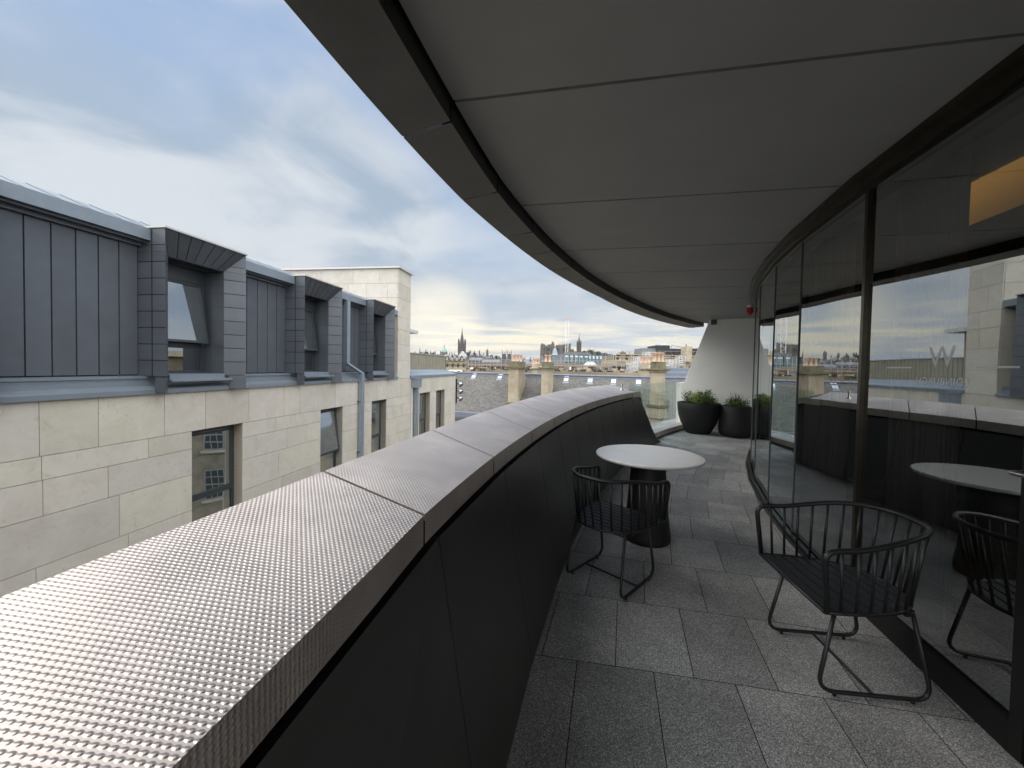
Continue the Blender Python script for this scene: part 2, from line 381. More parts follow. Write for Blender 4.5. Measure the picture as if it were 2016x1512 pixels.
# parapet: profile tables by angle
RIN = 17.83
TI = [(-8, 17.79), (9.5, 17.795), (10.3, 17.80), (11, 17.806), (12, 17.825), (14, 17.83)]
def ri(th): return tab(th, TI)
TOP = [(-8, 18.24), (14, 18.24), (20, 18.28), (26, 18.34), (34, 18.34), (60, 18.34)]
ZO = [(-8, 1.14), (12, 1.14), (20, 1.165), (27, 1.19), (34, 1.19)]
END0, END1 = 33.9, 37.2
def drop(th): q = smooth(END0, END1, th); return .5*q+.5*smooth(END0+.3, END1-1.0, th)
def zin(th): return lerp(1.08, .14, drop(th)**.9 if th > END0 else 0)
def zout(th): return lerp(tab(th, ZO), .17, drop(th)**.9 if th > END0 else 0)
J = [-4.5, .5, 4.6, 8.4, 11.92, 14.3, 16.9, 19.25, 21.5, 23.6, 25.7, 27.9, 30.2, 32.6]
Jo = [-4.5, .3, 4.6, 8.5, 12.3, 14.95, 17.8, 20.3, 22.8, 25.1, 27.4, 29.6, 31.8, 33.6]
par = thing('parapet', 'long curved parapet clad in dimpled metal sheet on the left of the terrace', 'parapet', (0, 1, 0))
def quadstrip(b, f0, f1, n, mn, uvw=None, tint=1., flip=False, smooth_=True):
    for i in range(n):
        a, c = i/n, (i+1)/n
        p = [f0(a), f0(c), f1(c), f1(a)]; uv = None
        if uvw:
            uv = [uvw(0, a), uvw(0, c), uvw(1, c), uvw(1, a)]
        if flip: p = p[::-1]; uv = uv[::-1] if uv else None
        b.face(p, mn, tint, uv)
FH = .085
for i in range(len(J)-1):
    b = MB(); a0, a1 = J[i], J[i+1]; o0, o1 = Jo[i], Jo[i+1]; gd = .012
    last = i == len(J)-2
    e = math.degrees(gd/2/18)
    ti = lambda f: lerp(a0+e, a1-e*(not last), f); to = lambda f: lerp(o0+e, o1-e*(not last), f)
    n = 8
    v0 = math.radians((a0))*18
    inn = lambda f: cp(ti(f), ri(ti(f)), zin(ti(f))); out = lambda f: cp(to(f), tab(to(f), TOP), zout(to(f)))
    ch = lambda f: inn(f) + (out(f)-inn(f))*.012 ; 
    am = math.radians(((a0+a1)/2-10)*.8)
    def puv(p, zz=0): return (p.x*math.cos(am)-p.y*math.sin(am), p.x*math.sin(am)+p.y*math.cos(am)+zz)
    uvf = lambda s_, f: puv(out(f) if s_ else inn(f))
    quadstrip(b, inn, out, n, 'coping', uvf)
    low = lambda f: cp(ti(f), ri(ti(f))-.001, zin(ti(f))-FH)
    uvd = lambda s_, f: (.5+s_*.1, math.radians(ti(f))*17.85)
    quadstrip(b, low, inn, n, 'coping', uvd)
    bi = lambda f: cp(ti(f), ri(ti(f))+.05, zin(ti(f))-FH)
    quadstrip(b, bi, low, n, 'face_panel')
    olow = lambda f: cp(to(f), tab(to(f), TOP)+.005, zout(to(f))-.25)
    quadstrip(b, out, olow, n, 'coping', lambda s_, f: (1+s_*.25, math.radians(to(f))*18.3))
    for f in (0, 1): # end edges of the sheet
        b.face([inn(f), out(f), out(f)-Vector((0, 0, .02)), inn(f)-Vector((0, 0, .02))], 'coping', 1., [(0, 0)]*4)
    b.build('coping_panel', par)
# core behind the joints, back wall
b = MB()
n = 90; tt = lambda f: lerp(-5, END0+.2, f)
quadstrip(b, lambda f: cp(tt(f), RIN+.02, 1.06), lambda f: cp(tt(f), tab(tt(f), TOP)-.02, tab(tt(f), ZO)-.022), n, 'black_gap')
quadstrip(b, lambda f: cp(tt(f), RIN+.03, .6), lambda f: cp(tt(f), RIN+.02, 1.06), n, 'black_gap')
tt2 = lambda f: lerp(-5, 48, f)
quadstrip(b, lambda f: cp(tt2(f), tab(tt2(f), TOP)-.04, zout(tt2(f))-.03), lambda f: cp(tt2(f), 18.2, -.35), n, 'face_panel')
quadstrip(b, lambda f: cp(tt2(f), 17.6, -.02), lambda f: cp(tt2(f), 18.2, -.02), n, 'black_gap')
b.build('core', par)
# leaning face panels below the groove
PJ = [-4.2, .9, 5.0, 8.8, 12.25, 14.85, 17.5, 19.7, 21.8, 23.9, 26.0, 28.2, 30.4, 32.5, 34.6]
def ztop_panel(th): return .972 if th < END0 else lerp(.972, .02, smooth(END0-.3, END1+.2, th))
def rtop(th): return lerp(ri(th)-.004, 17.69, (.972-ztop_panel(th))/.972)
for i in range(len(PJ)-1):
    b = MB(); a0, a1 = PJ[i]+.012, PJ[i+1]-.012; n = 1
    if i == len(PJ)-2: a1 = END1; n = 24
    f_ = lambda f: lerp(a0, a1, f)
    quadstrip(b, lambda f: cp(f_(f), 17.66, 0.0), lambda f: cp(f_(f), rtop(f_(f)), ztop_panel(f_(f))), n, 'face_panel')
    quadstrip(b, lambda f: cp(f_(f), rtop(f_(f)), ztop_panel(f_(f))), lambda f: cp(f_(f), RIN+.06, ztop_panel(f_(f))-.02), n, 'face_panel')
    for f in (0, 1):
        b.face([cp(f_(f), 17.66, 0), cp(f_(f), rtop(f_(f)), ztop_panel(f_(f))), cp(f_(f), rtop(f_(f))+.03, ztop_panel(f_(f))), cp(f_(f), 17.69, 0)], 'face_panel')
    b.build('face_panel', par)
# swept end trim and low kerb that carries the glass
b = MB(); n = 70
kk = lambda f: lerp(END0-1.0, 47.5, f)
def zi2(th): return zin(th)
quadstrip(b, lambda f: cp(kk(f), RIN-.006-.02*0, zi2(kk(f))), lambda f: cp(kk(f), 17.99, lerp(zi2(kk(f)), zout(kk(f)), .33)+.001), n, 'coping', lambda s_, f: (s_*.16, math.radians(kk(f))*18)) if False else None
kk2 = lambda f: lerp(Jo[-1], 47.5, f)
ki = lambda f: lerp(J[-1], 47.5, f)
dirz = lambda f: cp(ki(f), RIN, zin(ki(f)))
quadstrip(b, dirz, lambda f: cp(kk2(f), tab(kk2(f), TOP), zout(kk2(f))), n, 'coping', lambda s_, f: (s_*.47, math.radians(ki(f))*18))
quadstrip(b, lambda f: cp(ki(f), RIN-.01, max(0, zin(ki(f))-.10)), dirz, n, 'coping', lambda s_, f: (.5+s_*.1, math.radians(ki(f))*18))
quadstrip(b, lambda f: cp(ki(f), RIN+.06, max(0, zin(ki(f))-.10)), lambda f: cp(ki(f), RIN-.01, max(0, zin(ki(f))-.10)), n, 'face_panel')
quadstrip(b, lambda f: cp(kk2(f), tab(kk2(f), TOP), zout(kk2(f))), lambda f: cp(kk2(f), 18.345, zout(kk2(f))-.3), n, 'coping', lambda s_, f: (1+s_*.3, math.radians(ki(f))*18))
b.build('swept_end_trim', par)
# stud on the coping near its end
b = MB(); p = at(1224, 768, 6.66); b.lathe([(.035, -.004), (.035, .006), (.012, .01), (.012, .085), (.02, .09), (.02, .1), (.004, .102)], 'steel', p, 12)
tag(b.build('coping_stud'), 'small metal stud standing on the far end of the parapet coping', 'stud')

# glass balustrade
bal = thing('glass_balustrade', 'frameless curved glass balustrade beyond the end of the parapet', 'balustrade', tuple(cp(38, 17.95, 0)))
BJ = [33.9, 35.2, 36.4, 37.7, 39.0, 40.3, 41.6, 43.0, 44.4]
def glass_quad(b, p0, p1, zb0, zb1, zt, mn, th=.012):
    d = (p1-p0).normalized(); nn = Vector((-d.y, d.x, 0))*th/2
    q = [Vector((p.x, p.y, z_))+s_*nn for s_, p, z_ in ((1, p0, zb0), (1, p1, zb1), (-1, p1, zb1), (-1, p0, zb0), (1, p0, zt), (1, p1, zt), (-1, p1, zt), (-1, p0, zt))]
    b.hexa(q, mn)
for a0, a1 in zip(BJ, BJ[1:]):
    b = MB(); z0, z1 = zin(a0)+.06, zin(a1)+.06
    p0, p1 = cp(a0+.03, 18.02, 0), cp(a1-.03, 18.02, 0)
    d = (p1-p0)
    b.face([(p0.x, p0.y, min(z0, 1.18)-.04), (p1.x, p1.y, z1-.04), (p1.x, p1.y, 1.2), (p0.x, p0.y, 1.2)], 'balustrade_glass')
    b.build('glass_pane', bal)

hf = thing('hotel_facade', 'stone facade of the hotel below the curved parapet', 'facade', tuple(cp(12, 18.1, -10)))
b = MB(); f_ = lambda f: lerp(-14, 46, f)
quadstrip(b, lambda f: cp(f_(f), 18.16, -.3), lambda f: cp(f_(f), 18.16, -18.4), 60, 'hotel_stone', smooth_=False); b.build('wall', hf)
for zz in (-1.9, -5.2, -8.5, -11.8):
    for q_ in range(9):
        th_ = -8+q_*5.6; b = MB(); wf = lambda x_, y_, z_: cp(th_+math.degrees(x_/18.2), 18.16+y_, zz+z_)
        b.rng((-.55, 0, -1.1), (.55, .05, 1.0), 'white_paint', wf)
        for cx_ in (-.32, 0, .32):
            for cz_ in (-.75, -.25, .25, .72): b.rng((cx_-.135, .051, cz_-.2), (cx_+.135, .056, cz_+.2), 'black_frame', wf)
        b.rng((-.7, 0, -1.25), (.7, .14, -1.1), 'sandstone', wf); b.build('sash_window', hf)
gt = thing('georgian_house', 'stone Georgian house with white sash windows mirrored in the office windows', 'building', (14, 20, -8))
GA, GT = Vector((12.3, 23.2, 0)), Vector((.57, -.82, 0)); GN = Vector((-.82, -.57, 0)); gf = lambda x_, y_, z_: tuple(GA+GT*x_+GN*y_+Vector((0, 0, z_)))
b = MB(); b.rng((0, -6, -18), (15, 0, 2.1), 'hotel_stone', gf); b.build('wall', gt)
b = MB(); b.rng((-.1, 0, 1.75), (15.1, .3, 2.1), 'sandstone', gf); b.build('cornice', gt)
for zz in (-.3, -3.7, -7.2):
    for q_ in range(6):
        b = MB(); wf = lambda x_, y_, z_: gf(1.3+q_*2.45+x_, y_, zz+z_)
        b.rng((-.55, 0, -1.1), (.55, .05, 1.0), 'zinc_light', wf)
        for cx_ in (-.32, 0, .32):
            for cz_ in (-.75, -.25, .25, .72): b.rng((cx_-.135, .051, cz_-.2), (cx_+.135, .056, cz_+.2), 'black_frame', wf)
        b.rng((-.7, 0, -1.25), (.7, .14, -1.1), 'sandstone', wf); b.build('sash_window', gt)
# leaning white wall at the end of the terrace
A = Vector((4.83, 9.80, 0)); B2 = Vector((6.7, 8.60, 0)); dr = (B2-A).normalized(); nb = Vector((-dr.y, dr.x, 0))*.45
def wp(px, py):   # point on the wall plane for a measured pixel
    d = FW + RT*((px-1008)/FP) + UP*(-(py-742)/FP); nn = Vector((dr.y, -dr.x, 0)); k = (A-Vector((0, 0, 0))).dot(nn)/d.dot(nn); q = d*k; return Vector((q.x, q.y, q.z+EYE))
prof = [wp(1388, 652), wp(1347, 753), wp(1331.5, 753.5), wp(1331.5, 848)]
prof[-1].z = -.3
top0 = prof[0] + (prof[0]-prof[1])*.35; pr = [top0] + prof + [Vector((B2.x, B2.y, -.3)), Vector((B2.x, B2.y, top0.z))]
b = MB(); n = len(pr)
b.mesh([*pr, *[p+nb for p in pr]], [tuple(range(n)), tuple(range(2*n-1, n-1, -1))]+[((i+1) % n, i, n+i, n+(i+1) % n) for i in range(n)], 'stone_wall_white')
wl = thing('leaning_wall', 'tall off-white wall with a leaning left edge at the terrace end behind the planters', 'wall', (5.6, 9.4, 0))
b.build('wall', wl, bevel=.008)
b = MB(); p = wp(1406, 634); q = p - Vector((-nb.x, -nb.y, 0)).normalized()*0
rzw = math.atan2(dr.y, dr.x); fn_ = Vector((dr.y, -dr.x, 0))
b.box(p+fn_*.025, (.13, .05, .14), 'soffit_band', rzw); b.box(p+fn_*.056, (.02, .012, .02), 'steel', rzw)
b.build('bracket', wl, bevel=.004)

# canopy overhead
ZS = 1.27+EYE
can = thing('canopy', 'dark curved canopy of metal soffit panels over the terrace', 'canopy', (2, 3, ZS))
def ray_line(y0):  # soffit joints run across, a touch oblique: given groove-side point and far slope
    return None
SJ = [(-4.7, None)]
groove = [(-.326, 1.902), (.042, 3.092), (.425, 4.24), (.88, 5.22), (1.45, 6.2), (2.1, 7.15), (2.85, 8.1), (3.75, 9.1), (4.8, 10.1), (6.0, 11.1)]
# extend towards the viewer
jl = [(-.33, -2.9), (-.52, -1.7), (-.52, -.5), (-.47, .7)] + groove
RG = 18.07; ZB = ZS-.10
RI = [(10, 18.065), (17, 18.096), (20, 18.065), (25, 17.99), (32.6, 17.85), (42, 17.76), (50, 17.76)]
RO = [(10, 18.376), (17, 18.376), (23.3, 18.29), (29.6, 18.17), (40, 18.18), (50, 18.18)]
def circ(y, R):
    R = tab(math.degrees(math.asin((y-CY)/18.07)), RI) + (R-RG)
    return CX - math.sqrt(max(0, R*R-(y-CY)**2))
sl = -.195   # across-slope of joints
def jpt(k, f):     # k-th joint, f=0 at groove, 1 at glass side
    y0 = jl[k][1]; x0 = circ(y0, RG); L = 4.2 + max(0, (y0-4))*.3
    return Vector((x0+L*f, y0+sl*L*f, ZS))
for k in range(len(jl)-1):
    b = MB(); n = 6; g_ = .0095
    dv = Vector((-sl, 1, 0)).normalized()*g_
    edge = []
    ya, yb = jl[k][1]+g_, jl[k+1][1]-g_
    for i in range(n+1):
        y = lerp(ya, yb, i/n); edge.append(Vector((circ(y, RG-.012), y, ZS)))
    P4 = [jpt(k, 1)+dv] + [jpt(k, .5)+dv] + edge + [jpt(k+1, .5)-dv, jpt(k+1, 1)-dv]
    b.face(P4[::-1], 'soffit'); top = [p+Vector((0, 0, .03)) for p in P4]
    b.mesh(P4+top, [((i+1) % len(P4), i, len(P4)+i, len(P4)+(i+1) % len(P4)) for i in range(len(P4))], 'soffit')
    b.build('soffit_panel', can)
FJ = []
for (x, y) in [(-.324, 1.895), (-.126, 2.634), (.104, 3.41), (.36, 3.94)]: FJ.append(math.degrees(math.atan2(y-CY, CX-x)))
FJ = [-6, -2.2, 1.0, 4.2, 7.4, 11.5] + FJ
while FJ[-1] < 46: FJ.append(FJ[-1]+2.15)
skew_o = lambda a: a + .15
for a0, a1 in zip(FJ, FJ[1:]):
    b = MB(); e = .022; n = 6; f_ = lambda f: lerp(a0+e, a1-e, f)
    O_ = lambda f, z_: cp(f_(f)+.2, tab(f_(f)+.2, RO), z_); I_ = lambda f, z_: cp(f_(f), tab(f_(f), RI), z_)
    quadstrip(b, lambda f: O_(f, ZB), lambda f: I_(f, ZB), n, 'soffit_band')
    quadstrip(b, lambda f: I_(f, ZB), lambda f: I_(f, ZS+.03), n, 'black_frame')  # lip face painted black to stand for the shadow along the soffit edge
    quadstrip(b, lambda f: O_(f, ZB+.45), lambda f: O_(f, ZB), n, 'soffit_band')
    b.build('edge_panel', can)
b = MB(); n = 80; f_ = lambda f: lerp(-8, 48, f)
quadstrip(b, lambda f: cp(f_(f), 18.14, ZB+.01), lambda f: cp(f_(f), 18.14, ZS+.5), n, 'black_gap')
quadstrip(b, lambda f: cp(f_(f), 18.16, ZS+.04), lambda f: cp(f_(f), 11.0, ZS+.04), n, 'black_gap')
quadstrip(b, lambda f: cp(f_(f), 18.15, ZS+.3), lambda f: cp(f_(f), 9.0, ZS+.3), n, 'lead')
b.build('roof_deck', can)

# glazed wall
PH = [-9.2, -5.1, -1.0, 3.1, 7.2, 11.26, 15.4, 19.5, 22.9, 27.1, 31.2, 35.3, 39.4, 43.5, 47.6, 51.7]
gw = thing('glazed_wall', 'faceted dark reflective glazed wall along the right of the terrace', 'glass wall', tuple(gp(15, 0)))
door = thing('glass_door', 'large nearest sliding glass door with a bronze stile and silver handle', 'door', tuple(gp(13.3, 0)))
def gbox(b, ph0, ph1, z0, z1, o0, o1, mn, e0=0, e1=0):
    p0, p1 = gp(ph0, 0), gp(ph1, 0); d = (p1-p0).normalized(); nn = Vector((d.y, -d.x, 0))   # nn points to the room
    p0 = p0 + d*e0; p1 = p1 - d*e1
    q = [p0+nn*o0, p1+nn*o0, p1+nn*o1, p0+nn*o1]
    b.hexa([Vector((v.x, v.y, z0)) for v in q[::-1]]+[Vector((v.x, v.y, z1)) for v in q[::-1]], mn)
def gpane(ph0, ph1, z0, z1, off, mn, name, parent, e=.004):
    b = MB(); p0, p1 = gp(ph0, 0), gp(ph1, 0); d = (p1-p0).normalized(); nn = Vector((d.y, -d.x, 0)); p0 = p0+d*e+nn*off; p1 = p1-d*e+nn*off
    b.face([(p0.x, p0.y, z0), (p0.x, p0.y, z1), (p1.x, p1.y, z1), (p1.x, p1.y, z0)], mn); return b.build(name, parent)
for i, (a0, a1) in enumerate(zip(PH, PH[1:])):
    isdoor = abs(a0-11.26) < .1; near = a0 < 15; par_ = door if isdoor else gw
    off = .03
    gpane(a0, a1, .03, ZS-.09, off, 'coated_glass', 'glass_pane', par_)
    b = MB()
    if near:
        gbox(b, a0, a1, -.005, .125, .005, .06, 'black_gap', .02, .02)
    else:
        gbox(b, a0, a1, -.005, .045, -.015, .02, 'bronze'); gbox(b, a0, a1, -.005, .02, -.04, -.02, 'bronze')
        gbox(b, a0, a1, -.005, .028, .022, .10, 'black_gap')
    b.build('sill_rail', par_)
    b = MB(); gbox(b, a0, a1, ZS-.085, ZS-.001, -.03, .0, 'bronze', -.002, -.002); gbox(b, a0, a1, ZS-.11, ZS-.001, .004, .16, 'black_frame', -.006, -.006)
    gbox(b, a0, a1, ZS-.035, ZS-.001, -.075, -.032, 'bronze', -.005, -.005)
    b.build('head_rail', par_)
def stile(ph, w, o0, o1, mn, par_, name='stile', z1=ZS-.085):
    b = MB(); a = math.radians(ph); c = gp(ph, 0); tg = Vector((math.sin(a), math.cos(a), 0)); nn = Vector((math.cos(a), -math.sin(a), 0))
    q = [c-tg*w/2+nn*o0, c+tg*w/2+nn*o0, c+tg*w/2+nn*o1, c-tg*w/2+nn*o1]
    b.hexa([Vector((v.x, v.y, .01)) for v in q[::-1]]+[Vector((v.x, v.y, z1)) for v in q[::-1]], mn); return b.build(name, par_)
stile(15.4, .03, .008, .034, 'bronze', door)
stile(11.26, .05, -.005, .12, 'black_frame', door)
for ph in PH[:5]+PH[15:16]: stile(ph, .05, .02, .12, 'black_frame', gw)
for ph in PH[7:15]: stile(ph, .005, .022, .036, 'grey_paint', gw, 'joint_seal')
b = MB(); p = gp(11.9, 1.2, -.0); b.tube([Vector((1.985, 1.49, 1.13)), Vector((1.93, 1.485, 1.13)), Vector((1.92, 1.39, 1.13))], .010, 'steel', 10)
b.build('door_handle', door)
# round plate on the sill of the near pane
b = MB(); c = Vector((2.03, 1.47, .10)); b.lathe([(.0, .0)], 'steel', c, 3, False, False)
b = MB()
vs = []
for k in range(24):
    a = 2*PI*k/24; vs.append((math.cos(a)*.028, math.sin(a)*.045))
p0 = gp(11.9, 0)+Vector((.02, 0, 0)); d = (gp(15.4, 0)-gp(11.26, 0)).normalized(); nn = Vector((d.y, -d.x, 0)); cc = gp(11.75, .16)+nn*.07
b.mesh([cc+d*x+Vector((0, 0, y)) for x, y in vs]+[cc+nn*.028+d*x+Vector((0, 0, y)) for x, y in vs], [tuple(range(24))]+[((k+1) % 24, k, 24+k, 24+(k+1) % 24) for k in range(24)], 'white_vinyl')
b.build('door_stop', door, bevel=.002)
# vinyl lettering on the inner face of the door glass, read from the room
def text(body, size, loc, rot, mn, name, parent):
    cu = bpy.data.curves.new(name, 'FONT'); cu.body = body; cu.size = size; cu.align_x = 'CENTER'; cu.extrude = .0002; cu.space_character = 1.1
    o = bpy.data.objects.new(name, cu); COL.objects.link(o); bpy.context.view_layer.update()
    me = bpy.data.meshes.new_from_object(o); bpy.data.objects.remove(o)
    o = bpy.data.objects.new(name, me); me.materials.append(M[mn]); COL.objects.link(o); o.parent = parent
    o.matrix_parent_inverse = Matrix.Translation(-parent.location) if parent else Matrix()
    o.matrix_world = Matrix.Translation(loc) @ rot if False else o.matrix_world
    o.matrix_basis = Matrix.Translation(loc) @ rot.to_4x4(); return o
xr = d   # reading direction as seen from the room
rm = Matrix((xr, Vector((0, 0, 1)), xr.cross(Vector((0, 0, 1))))).transposed()
gm = gp(11.26, 0).lerp(gp(15.4, 0), .444)+nn*.0293
text('EDINBURGH', .052, Vector((gm.x, gm.y, 1.452)), rm, 'white_vinyl', 'lettering', door)
text('W', .15, Vector((gm.x, gm.y, 1.54)), rm, 'white_vinyl', 'lettering', door)
b = MB()
for f0, f1 in ((.09, .27), (.62, .80)):
    v0, v1 = gp(11.26, 0).lerp(gp(15.4, 0), f0)+nn*.0293, gp(11.26, 0).lerp(gp(15.4, 0), f1)+nn*.0293
    b.hexa([Vector((v.x, v.y, zz)) + nn*q_ for zz in (1.535, 1.543) for v, q_ in ((v0, 0), (v1, 0), (v1, .0004), (v0, .0004))], 'white_vinyl')
b.build('vinyl_line', door)

# room behind the glass
rm_ = thing('hotel_room', 'dark room behind the glazed wall', 'room', (4, 2, 0))
b = MB(); b.rng((1.4, -6, -.03), (9, 14, -.016), 'room_floor') if False else None
n = 50; f_ = lambda f: lerp(-9, 51, f)
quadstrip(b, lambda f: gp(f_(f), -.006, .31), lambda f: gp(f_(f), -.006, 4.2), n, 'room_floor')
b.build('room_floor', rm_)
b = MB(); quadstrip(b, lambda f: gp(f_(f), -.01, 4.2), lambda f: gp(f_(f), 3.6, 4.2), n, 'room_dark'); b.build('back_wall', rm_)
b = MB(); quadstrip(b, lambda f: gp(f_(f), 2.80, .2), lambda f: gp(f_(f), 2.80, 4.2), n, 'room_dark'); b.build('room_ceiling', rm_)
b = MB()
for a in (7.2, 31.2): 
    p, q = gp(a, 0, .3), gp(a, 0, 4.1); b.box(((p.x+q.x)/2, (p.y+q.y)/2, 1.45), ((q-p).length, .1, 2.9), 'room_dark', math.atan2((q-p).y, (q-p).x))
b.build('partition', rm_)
def curtain(ph0, ph1, off, amp, nm, lab):
    b = MB(); n = 90; pts = []
    for i in range(n+1):
        f = i/n; ph = lerp(ph0, ph1, f); pts.append(gp(ph, 0, off+amp*math.sin(f*PI*2*nm)+.3*amp*math.sin(f*31)))
    for i in range(n):
        p, q = pts[i], pts[i+1]; b.face([(p.x, p.y, .03), (p.x, p.y, 2.85), (q.x, q.y, 2.85), (q.x, q.y, .03)], 'curtain', smooth=True)
    o = b.build('curtain'); sm = o.modifiers.new('t', 'SOLIDIFY'); sm.thickness = .004; tag(o, lab, 'curtain'); return o
curtain(14.55, 16.3, .34, .04, 7, 'pale curtain gathered behind the nearest glass door beside its bronze stile')
curtain(19.0, 22.5, .34, .03, 8, 'pale curtain drawn behind the second facet of the glazed wall')
b = MB(); c = Vector((3.62, 3.05, 2.9))
pts = [(3.3, 2.75), (3.45, 2.95), (4.5, 3.75), (4.7, 3.5), (3.6, 2.35), (3.3, 2.42)]
pts = [(3.14, 2.42), (3.22, 2.80), (3.42, 3.02), (3.95, 3.32), (4.35, 2.95), (3.6, 2.1)]
def atz(px, py, z_):
    d = FW + RT*((px-1008)/FP) + UP*(-(py-742)/FP); k = (z_-EYE)/d.z; return Vector((d.x*k, d.y*k, z_))
vs = [atz(x, y, 2.74) for x, y in ((1885, 400), (1902, 374), (1960, 345), (2060, 296), (2060, 384), (1960, 424), (1895, 449))]; n = len(vs)
b.mesh(vs+[v+Vector((0, 0, .04)) for v in vs], [tuple(range(n)), *[(i, (i+1) % n, n+(i+1) % n, n+i) for i in range(n)]], 'lamp_glow')
tag(b.build('ceiling_light'), 'glowing amber cove light in the ceiling of the room behind the glass door', 'ceiling light')

# red beacon under the canopy
b = MB(); p = Vector((4.52, 7.45, ZS)); b.lathe([(.05, 0), (.05, -.05)], 'white_paint', p, 16); 
b.box((p.x, p.y, p.z-.10), (.10, .08, .10), 'red_plastic', .5); b.lathe([(.038, -.05), (.042, -.16), (.03, -.19)], 'red_plastic', p, 16)
tag(b.build('alarm_beacon', bevel=.004), 'small red fire alarm beacon hanging under the canopy', 'alarm')

# ------------------------------------------------------------------ furniture
def arc_pts(c, r, a0, a1, n, z): return [Vector((c[0]+r*math.cos(lerp(a0, a1, i/n)), c[1]+r*math.sin(lerp(a0, a1, i/n)), z)) for i in range(n+1)]
def fillet(pts, r, n=5):
    out = [Vector(pts[0])]
    for i in range(1, len(pts)-1):
        a, p, c = Vector(pts[i-1]), Vector(pts[i]), Vector(pts[i+1]); u, v = (a-p).normalized(), (c-p).normalized()
        rr = min(r, (a-p).length*.48, (c-p).length*.48)
        for k in range(n+1):
            f = k/n; out.append(p+u*rr*(1-f)**2+v*rr*f**2)
    out.append(Vector(pts[-1])); return out
def dshape(hw, yf, yb, n=40, pw=2.6):     # D outline from front left round the back to front right, superellipse
    out = []; 
    for i in range(n+1):
        a = lerp(0, PI, i/n); cx, sy = math.cos(a), math.sin(a)
        x = hw*math.copysign(abs(cx)**(2/pw), cx); y = yf - (yf-yb)*abs(sy)**(2/pw)
        out.append((x, y))
    return out
def make_chair(label, loc, rz):
    t_ = thing('tub_chair', label, 'chair', loc, 'black metal tub chairs', rz, local=True)
    SH = .425
    seat = dshape(.275, .26, -.235, 40); rail = dshape(.285, .28, -.305, 60)
    zr = lambda y: lerp(.705, .775, smooth(.26, -.25, y))
    top = [Vector((x, y, zr(y))) for x, y in rail]
    # ends turn down into the front corners of the seat
    f0 = [Vector((seat[0][0], seat[0][1], SH)), Vector((rail[0][0]-.006, .275, zr(.3)))]
    k0 = next(i for i, p in enumerate(rail) if p[1] < .19)
    mid = top[k0:len(top)-k0]
    A_, B_ = Vector((.275, .255, SH)), Vector((-.275, .255, SH))
    path = [A_, Vector((.290, .285, zr(.28))), mid[0]]
    p1 = fillet([A_, Vector((.291, .283, .707)), mid[1]], .055)[:-1]
    p2 = fillet([mid[-2], Vector((-.291, .283, .707)), B_], .055)[1:]
    full = p1 + mid[1:-1] + p2
    b = MB(); b.tube(full, .0125, 'chair_black', 10); b.build('rail', t_)
    b = MB(); rim = [Vector((x, y, SH)) for x, y in seat]; b.tube(rim, .0095, 'chair_black', 8); b.tube([rim[0], rim[-1]], .0095, 'chair_black', 8); b.build('seat_frame', t_)
    # spindles at even arc length
    def even(P, k):
        L = [0]
        for a, c in zip(P, P[1:]): L.append(L[-1]+(c-a).length)
        out = []
        for j in range(k):
            s_ = L[-1]*(j+1)/(k+1)
            for i in range(len(P)-1):
                if L[i+1] >= s_: out.append(P[i].lerp(P[i+1], (s_-L[i])/(L[i+1]-L[i]))); break
        return out
    K = 19
    rt = [Vector((x, y, zr(y))) for x, y in rail]; 
    b = MB()
    for p, q in zip(even(rim, K), even(rt, K)): b.tube([p, q], .0072, 'chair_black', 6)
    b.build('spindles', t_)
    b = MB(); ns = 9; y = .255; wd = (.255+.225)/ns
    for i in range(ns):
        y1 = .255-i*wd; y0 = y1-wd+.009
        def hw(yy):
            c_ = [abs(x) for x, s2 in seat if s2 <= yy+1e-6]; return max(c_) if c_ else .05
        h1, h0 = hw(y1)-.004, hw(y0)-.004
        if i == ns-1: h0 = min(h0, .17)
        vs = [(-h0, y0), (h0, y0), (h1, y1), (-h1, y1)]
        b.hexa([(x, yy, SH-.004) for x, yy in vs]+[(x, yy, SH+.006) for x, yy in vs], 'chair_black')
    b.build('seat', t_, bevel=.002)
    b = MB()
    for y in (.12, -.12): b.box((0, y, SH-.012), (.46, .03, .012), 'chair_black')
    b.tube([(-.19, -.15, SH-.03), (.19, -.15, SH-.03)], .007, 'chair_black', 6); b.build('seat_brace', t_)
    for s_ in (-1, 1):
        b = MB(); path = fillet([(s_*.195, .16, SH-.005), (s_*.215, .245, .02), (s_*.215, -.245, .02), (s_*.195, -.16, SH-.005)], .085, 8)
        b.tube(path, .0095, 'chair_black', 8); o = b.build('sled_leg', t_)
        for y in (.165, -.165):
            b = MB(); b.lathe([(.008, 0), (.009, .012)], 'pedestal_black', (s_*.212, y, .0), 8); b.build('glide', o)
    b = MB(); b.tube([(-.212, 0, .02), (.212, 0, .02)], .007, 'chair_black', 6); b.build('crossbar', t_)
    return t_
make_chair('black metal tub chair in front of the round table, its back to the camera', (.735, 2.765, 0), math.radians(45-90))
make_chair('black metal tub chair standing alone beside the glass door at the right', (1.715, 1.965, 0), math.radians(174-90))
tb = thing('round_table', 'round table with a pale stone top on a black conical pedestal', 'table', (1.225, 3.43, 0), local=True)
b = MB(); b.lathe([(.40, .715), (.442, .722), (.455, .732), (.455, .744), (.450, .7485)], 'table_top', (0, 0, 0), 96, smooth=True); b.build('tabletop', tb)
b = MB(); b.lathe([(.198, 0), (.205, .012), (.203, .05), (.180, .22), (.163, .42), (.148, .62), (.142, .69), (.155, .7145)], 'pedestal_black', (0, 0, 0), 64); b.build('pedestal', tb)

